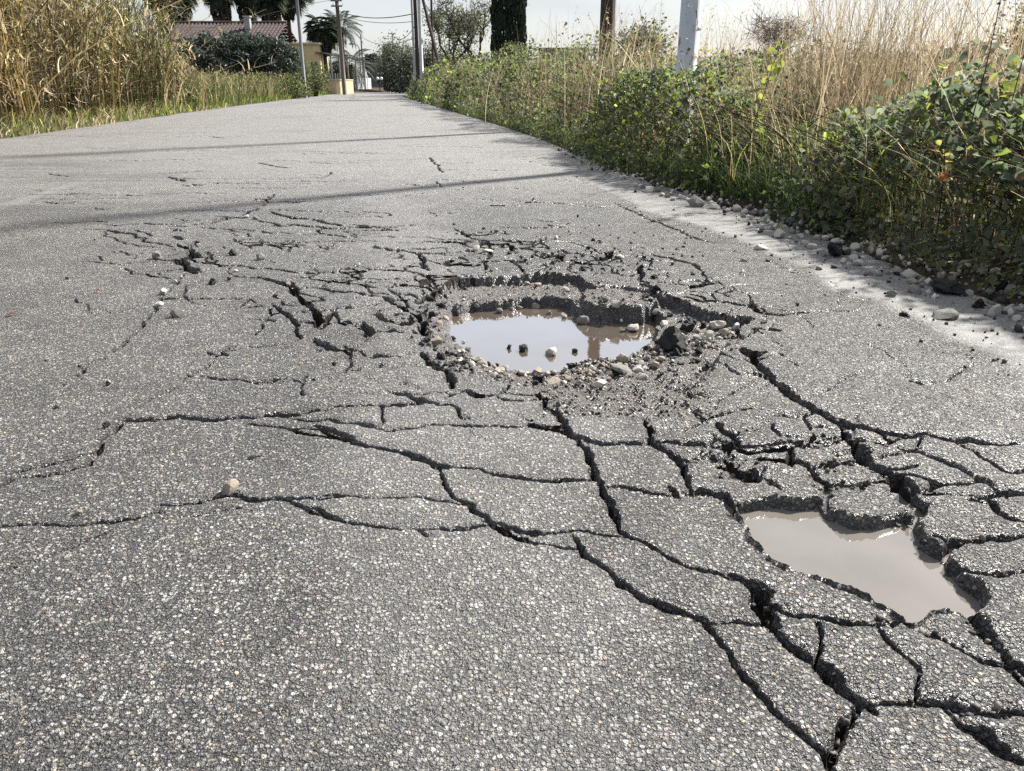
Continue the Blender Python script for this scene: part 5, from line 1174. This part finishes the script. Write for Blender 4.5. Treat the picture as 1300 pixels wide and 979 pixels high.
stones(vP, gF, '% stone in the gravel on the near shore of the puddle', (225, 502, 50, 't'), (265, 490, 46, 't'), (205, 485, 34, 't'), (290, 520, 60, 'tf'), (350, 514, 50, 't'), (395, 495, 54, 'p', 'pale pointed stone on the near shore, left of the black lump'), (440, 530, 50, 't'), (420, 515, 36, 't'), (445, 561, 62, 'd'), (500, 566, 62, 'tf', 'tan flat stone in front of the near shore'), (515, 522, 44, 'p'), (310, 490, 30, 'd'), (680, 570, 84, 'pf', 'long pale grey stone lying in the gravel before the puddle'), (765, 510, 104, 'gf', 'long olive-grey stone on the near right shore'), (835, 522, 52, 'p', 'white stone right of the long olive-grey one'), (897, 502, 50, 't'), (772, 474, 52, 't'), (852, 550, 46, 'p'), (640, 530, 34, 't'), (610, 540, 30, 'd'), (560, 555, 36, 't'), (720, 540, 34, 'p'), (700, 505, 32, 't'), (660, 495, 30, 'd'), (800, 545, 32, 't'), (930, 480, 36, 't'), (480, 540, 30, 'p'), (375, 540, 36, 't'), (870, 475, 34, 't'), (960, 520, 30, 'g'), (545, 520, 26, 'p'), (600, 580, 26, 'd'), (740, 590, 26, 't'), (640, 600, 22, 'g'))
gC = 'broken asphalt chunks along the rim of the large pothole'
rr = random.Random(4)
stones(vP, gC, '% asphalt chunk on the broken rim of the large pothole', *[(x + rr.uniform(-7, 7), y + rr.uniform(-5, 5), rr.uniform(24, 52), rr.choice(('d', 'd', 'df'))) for x, y in ((25, 250), (45, 230), (70, 255), (20, 300), (5, 335), (40, 270), (60, 295), (15, 400), (-10, 420), (50, 500), (110, 490), (150, 500), (180, 520), (80, 520), (10, 470), (870, 300), (905, 285), (960, 310), (1000, 330), (1060, 335), (1100, 345), (880, 275), (1040, 320), (985, 460), (1080, 450), (1150, 440), (1060, 480), (1120, 500), (1010, 500), (930, 540), (1190, 400), (1230, 385), (960, 400), (1100, 420))], sink=.3)
stones(vP, gR, '% rubble stone', *[(rr.uniform(880, 1240), rr.uniform(350, 450), rr.uniform(16, 36), rr.choice('ptgtpd')) for _ in range(34)], sink=.3)
stones(vP, gF, '% stone', *[(x, 480 + 70 * math.sin((x - 180) / 700 * math.pi) ** .8 + rr.uniform(-18, 34), rr.uniform(14, 34), rr.choice('ptgtpd')) for x in [rr.uniform(190, 880) for _ in range(52)]], sink=.3)
stones(vH, None, '', (465, 475, 32, 'g', 'grey stone, left of three on the road behind the large pothole'), (508, 468, 46, 'p', 'middle pale stone of three on the road behind the large pothole'), (570, 478, 62, 'pf', 'right-hand pale flat stone of three on the road behind the large pothole'), (916, 415, 30, 'p', 'single white stone on the road beyond the black chunks'), (945, 505, 66, 'd', 'black asphalt chunk behind the pothole, left large one'), (900, 540, 44, 'd', 'smaller black chunk touching the left large one behind the pothole'), (1193, 503, 76, 'd', 'black pyramid-like asphalt chunk behind the pothole, right large one'), (1253, 508, 46, 'pf', 'pale flat stone beside the black pyramid-like chunk'), (65, 294, 24, 'g', 'small grey stone alone on the road left of centre'), (302, 300, 20, 'g', 'tiny grey stone alone on the road near its centre'), (393, 342, 24, 'd', 'black crumb alone on the road left of the transverse cracks'), sink=.15)
stones(vH, 'black crumbs scattered behind the large pothole', 'small black asphalt crumb on the road behind the large pothole', *[(x, y, d, 'd') for x, y, d in ((610, 380, 26), (655, 385, 22), (540, 367, 14), (800, 215, 16), (440, 155, 12), (1030, 303, 18), (1085, 465, 32), (1110, 425, 24), (1140, 430, 22), (1060, 500, 28), (1100, 490, 22), (880, 470, 20), (680, 490, 36), (760, 530, 26), (1060, 570, 34), (720, 545, 22), (1140, 350, 18), (985, 380, 16), (1240, 415, 14), (1025, 100, 14), (785, 20, 12), (230, 185, 9), (120, 170, 9), (550, 545, 20), (890, 575, 20), (1000, 545, 22), (1150, 520, 24), (840, 420, 16))], sink=.15)
stones(vD, None, '', (420, 278, 66, 'g', 'grey-beige stone left of the dark crack knot on the left lane'), (970, 280, 56, 'g', 'greenish grey round stone alone right of the crack knot'), (530, 578, 74, 'g', 'largest grey stone on the left lane'), (710, 411, 48, 'd', 'dark brown lump below the crack knot'), (800, 394, 34, 'd', 'small dark lump beside a pale pebble on the left lane'), (838, 376, 24, 'p', 'pale pebble beside a small dark lump on the left lane'), (453, 468, 50, 'p', 'pale yellow stone, upper one in the long left crack'), (427, 528, 44, 'p', 'pale yellow stone, lower one in the long left crack'), (507, 410, 38, 'p', 'pale stone in the top of the long left crack'), (545, 385, 28, 'p', 'tiny pale stone just under the crack knot'), (895, 60, 26, 'p', 'pale pebble far up the left lane'), (942, 68, 34, 'g', 'grey pebble far up the left lane, right of the pale one'), (820, 258, 48, 'd', 'broken dark chunk right of the crack knot'), (1115, 420, 30, 't', 'tan pebble in the crack left of the large pothole'), (1240, 600, 36, 'g', 'grey pebble in the hollow left of the large pothole'), (570, 290, 64, 'd', 'dark chunk inside the crack knot'), (160, 945, 26, 'p', 'white pebble low on the left lane'), (122, 822, 20, 'p', 'tiny pale pebble at the left end of the long crack'), (590, 905, 30, 't', 'ochre pebble in the broad left crack'), sink=.2)
stones(vJ, None, '', (683, 138, 56, 't', 'tan crumbly stone standing on the crack at lower left'), (232, 213, 22, 't', 'small tan pebble left of the crumbly stone'), sink=.12)
stones(vC, None, '', (277, 884, 62, 'tf', 'smooth tan pebble lying in the crack junction at the bottom right'), sink=.05)
stones(vI, 'black crumbs on the left lane', 'tiny black crumb lying on the left lane', *[(x, y, d, 'd') for x, y, d in ((1272, 637, 24), (215, 800, 18), (305, 655, 14), (175, 622, 12), (410, 712, 22), (255, 310, 14), (360, 163, 12), (405, 868, 34), (243, 715, 12))], sink=.2)
# along the right edge: stones washed off the verge
gV = 'stones washed out along the right road edge'
stones(vG, gV, '% stone in the loose row along the right road edge', (190, 45, 62, 'p'), (255, 70, 42, 'p'), (310, 95, 36, 'p'), (360, 85, 46, 'p'), (440, 115, 92, 'g', 'broad grey stone in the row below the green grass'), (530, 130, 82, 'pf', 'flat pale stone in the row below the green grass'), (592, 131, 62, 'd'), (660, 145, 62, 'p'), (730, 194, 40, 'p', 'left of two small white stones below the scrub'), (765, 208, 40, 'p', 'right of two small white stones below the scrub'), (806, 196, 46, 'p'), (745, 166, 52, 'g'), (785, 170, 46, 'g'), (870, 235, 52, 'p'), (944, 210, 62, 'g'), (880, 283, 82, 'p', 'pale broad stone jutting from the verge onto the road'), (820, 216, 36, 'p'), (780, 345, 82, 'pf', 'flat pale stone lying out on the dusty edge strip'), (708, 340, 26, 'p'), (990, 290, 52, 'p'), (1020, 325, 42, 'p'), (1050, 345, 58, 'p'), (1080, 300, 42, 'p'), (1180, 365, 150, 'd', 'big black asphalt chunk at the verge, the farther of two'), (1280, 350, 62, 'p'), (1270, 410, 52, 'p'), (1220, 425, 42, 'p'), (1290, 440, 42, 'g'), (1110, 390, 42, 'g'), (935, 300, 32, 'p'), (965, 320, 30, 'g'), (120, 20, 40, 'p'), (150, 30, 34, 'g'), (230, 50, 36, 'g'), (280, 80, 34, 'g'), (400, 100, 34, 'p'), (620, 150, 30, 'g'), (840, 250, 34, 'g'), (900, 240, 34, 'p'))
stones(vQ, gV, '% stone in the loose row along the right road edge', (180, 612, 56, 'p'), (295, 617, 62, 'p', 'pale stone right behind the farther black chunk'), (370, 585, 44, 'p'), (325, 665, 36, 'p'), (190, 688, 54, 'p'), (345, 680, 36, 'g'), (440, 745, 76, 'p', 'pale round stone left of the nearer black chunk'), (455, 780, 56, 't'), (525, 785, 56, 'p', 'white stone touching the nearer black chunk'), (490, 775, 32, 'p'), (460, 822, 62, 'g'), (632, 800, 160, 'd', 'big black asphalt chunk at the verge, the nearer of two'), (716, 830, 42, 'p'), (345, 840, 44, 'g', 'small brown-grey stone out on the dusty edge strip'), (610, 922, 124, 'gf', 'flat grey-brown stone lying on the road before the black chunk'), (413, 936, 50, 'd', 'square black crumb alone on the edge strip'), (845, 915, 82, 'p', 'pale stone at the right border of the photo, left one of three'), (910, 915, 66, 'p', 'pale stone at the right border of the photo, middle one of three'), (970, 905, 62, 'p', 'pale stone at the right border of the photo, right one of three'), (945, 960, 46, 'p'), (690, 705, 62, 'p'), (740, 665, 82, 'p', 'pale stone half hidden under the bramble leaves'), (665, 630, 62, 'g'), (525, 690, 72, 'g'), (600, 680, 40, 'g'), (800, 850, 60, 'd'), (760, 890, 60, 'd'), (860, 800, 90, 'd'), (930, 830, 80, 'g'), (240, 740, 40, 'g'), (290, 730, 30, 'd'), (370, 740, 44, 'd'), (560, 850, 30, 'p'), (405, 690, 36, 'g'), (250, 600, 36, 'p'), (780, 730, 46, 'p'))
stones(vG, 'black crumbs on the dusty right edge strip', 'small black crumb on the dusty right edge strip', *[(x, y, d, 'd') for x, y, d in ((645, 293, 30), (780, 264, 44), (815, 422, 30), (840, 392, 24), (310, 440, 32), (112, 55, 24), (315, 152, 14), (360, 398, 18), (415, 402, 18), (390, 235, 10), (505, 265, 10), (580, 275, 14), (678, 287, 14), (938, 367, 18), (883, 414, 14), (1275, 568, 12), (140, 292, 12), (22, 300, 12), (88, 90, 10), (650, 222, 10), (1040, 438, 12), (485, 290, 14), (530, 355, 14), (975, 655, 26), (640, 372, 14), (1120, 420, 18), (240, 210, 10), (560, 300, 10))], sink=.2)
stones(vG, None, '', (685, 416, 48, 'gf', 'flat grey sliver lying on the road near the dusty strip'), (35, 398, 44, 'pf', 'pale flat stone among the crumbs behind the pothole'), (210, 505, 52, 'd', 'dark chunk on the cracked rim behind the bulging slab'), (800, 742, 50, 'df', 'flat dark scab on the cracked slab right of the pothole'))
settle_labels()
# uncounted fine gravel: one mesh each
def gravel(name, label, pts, r0, r1, mats, seed):
    """small angular stones, joined: nobody could count them"""
    r = np.random.default_rng(seed); bm = bmesh.new(); bmesh.ops.create_icosphere(bm, subdivisions=1, radius=1.0)
    B = np.array([v.co[:] for v in bm.verts]); Fb = np.array([[v.index for v in f.verts] for f in bm.faces]); bm.free()
    n = len(pts); sc = r0 + (r1 - r0) * r.random(n) ** 2.2; V = np.repeat(B[None], n, 0)
    for _ in range(6):
        nn = r.normal(size=(n, 1, 3)); nn /= np.linalg.norm(nn, axis=2, keepdims=True); e = np.maximum(0, (V * nn).sum(2, keepdims=True) - r.uniform(.3, .75, (n, 1, 1))); V = V - e * nn
    V = V * sc[:, None, None] * r.uniform(.7, 1.1, (n, 1, 3)) + np.array(pts)[:, None, :]; V[..., 2] += sc[:, None] * .25
    F = (np.arange(n)[:, None, None] * len(B) + Fb[None]).reshape(-1, 3)
    T = np.array(mats)[r.integers(0, len(mats), n)] * r.uniform(.6, 1.3, (n, 1)); T = np.repeat(T, len(B), 0)
    o = link(name, np_mesh(name, V.reshape(-1, 3), F, False, T), M_GRAV); tag(o, label, kind='stuff'); return o
def gravel_mat():
    m, out, N, L = new_mat('gravel'); a = N('ShaderNodeAttribute', attribute_name='tint'); tc = N('ShaderNodeTexCoord'); n1 = N('ShaderNodeTexNoise', Scale=150.0, Detail=4.0); L(tc.outputs['Object'], n1.inputs['Vector'])
    col = mix_col(N, L, 1.0, a.outputs['Color'], ramp(N, L, n1.outputs['Fac'], [(.3, .7), (.7, 1.25)]), 'MULTIPLY'); bp = N('ShaderNodeBump', Strength=.5, Distance=.002); L(n1.outputs['Fac'], bp.inputs['Height'])
    p = N('ShaderNodeBsdfPrincipled', Roughness=.75); L(col, p.inputs['Base Color']); L(bp.outputs[0], p.inputs['Normal']); L(p.outputs[0], out.inputs['Surface']); return m
M_GRAV = gravel_mat()
PALE, DARKG = [(.42, .38, .32), (.30, .26, .21), (.50, .47, .42), (.20, .17, .14)], [(.03, .03, .031), (.05, .048, .046), (.02, .02, .021), (.09, .085, .08)]
def scat(px0, px1, py0, py1, n, cond=None):
    out = []
    while len(out) < n:
        px, py = random.uniform(px0, px1), random.uniform(py0, py1)
        if cond and not cond(px, py): continue
        x, y, z = hit(px, py); out.append((x, y, z))
    return out
def near_poly(poly_px, w):
    P = np.array(poly_px)
    def f(px, py):
        for a, b in zip(P, P[1:]):
            t = np.clip(((px - a[0]) * (b[0] - a[0]) + (py - a[1]) * (b[1] - a[1])) / ((b - a) @ (b - a)), 0, 1); q = a + (b - a) * t
            if math.hypot(px - q[0], (py - q[1]) * 1.7) < w * (.3 + random.random()): return True
        return False
    return f
gravel('gravel', 'loose pale gravel along the near shore of the large pothole', scat(560, 940, 430, 520, 520, near_poly([(600, 458), (650, 472), (710, 478), (770, 468), (820, 450), (860, 440), (930, 420)], 26)), .003, .012, PALE + DARKG[:2], 5)
gravel('gravel', 'fine dark grit on the broken ground before the large pothole', scat(690, 905, 455, 530, 750), .002, .008, PALE[1:] + DARKG, 6)
gravel('gravel', 'grit on the ledge and back shore of the large pothole', scat(555, 880, 355, 402, 320), .003, .010, PALE + DARKG, 7)
gravel('gravel', 'black asphalt crumbs scattered over the road behind the large pothole', scat(560, 900, 290, 350, 150) + scat(680, 830, 318, 345, 60), .004, .014, DARKG, 8)
gravel('gravel', 'fine black crumbs on the dusty right edge strip', [p for p in scat(740, 1300, 225, 480, 420) if zone[min(NR - 1, np.searchsorted(ys, p[1])), :, 1].max() > .5 and p[0] < Rx(p[1]) and p[0] > np.interp(p[1], [0, 2, 3, 4, 6, 9], [1.4, 1.3, 1.1, .9, .6, .2])], .003, .010, DARKG, 9)
vy = 1.2 + 8.5 * rng.random(1500) ** 1.1; vd = rng.normal(.04, .11, 1500) * (1 + .4 * (vy < 4)); gravel('gravel', 'pale gravel and crumbs at the foot of the right verge', [(float(Rx(y) + d), float(y), .0 + max(0, d) * .12) for y, d in zip(vy, vd)], .006, .030, PALE + DARKG[:2] + [(.25, .23, .2)], 10)
gravel('gravel', 'bits of asphalt lying inside the cracks on the right', scat(850, 1300, 520, 960, 900, lambda px, py: ground_z(*hit(px, py)[:2]) < -.014), .0025, .009, DARKG + PALE[3:], 11)
# crumbled rim of the large pothole
gravel('gravel', 'crumbled black asphalt along the left rim of the large pothole', scat(520, 600, 370, 480, 170, near_poly([(548, 378), (540, 405), (550, 440), (580, 458), (612, 474)], 20)), .003, .012, DARKG, 12)
# litter on the verge and on the road
def cane(px, py, ln, ang, label, r=.011):
    x, y, z = hit(px, py); t = thing('broken_cane', label, 'reed cane', (x, y, z + .03), ang, 'broken canes among the verge stones')
    MB().tube([(-ln / 2, 0, 0), (0, .01, .006), (ln / 2, 0, .02)], [r, r, r * .8], 8).build('culm', M_CANE, t, True)
    for q in (-.28, .15): MB().tube([(ln * q - .006, .006, .004), (ln * q + .006, .006, .004)], r * 1.25, 8).build('node', M_CANE, t)
M_CANE = noisy_mat('dry_cane', (.30, .25, .15), (.46, .40, .27), 12, .6, .4, 60, .002, stretch=(1, 6, 6))
cane(1207, 346, .22, .05, 'thick broken reed cane lying before the nearer black chunk'); cane(1190, 325, .17, -.5, 'thin broken reed cane leaning among the verge stones', .006); cane(1160, 322, .14, .5, 'short broken reed cane between pale verge stones', .006)
def dead_leaf(px, py, s, label, col=(.14, .06, .04)):
    x, y, z = hit(px, py); V, F, T = leaf_faces(np.zeros((1, 3)), np.array([s]), np.array([col]), up=3.0)
    o = link('dead_leaf', np_mesh('dead_leaf', V, F, False, T), M_DRY); o.location = (x, y, z + .008); tag(o, label, 'leaf')
dead_leaf(14, 401, .04, 'reddish dead leaf at the left border of the photo'); dead_leaf(124, 371, .024, 'reddish-brown curled leaf on the left lane'); dead_leaf(325, 580, .03, 'grey flat leaf scrap on the lower left road', (.13, .13, .135))
x, y, z = hit(1070, 551); w = thing('crack_weed', 'tiny green weed sprouting from a crack beside the small pothole', 'plant', (x, y, z))
for k in range(7):
    V, F, T = leaf_faces(np.array([[rng.normal(0, .006), rng.normal(0, .006), .004 + .004 * k]]), np.array([.016]), tints(1, LIME), .5); PB().add(V, F, T).build('leaf', M_LEAF, w)
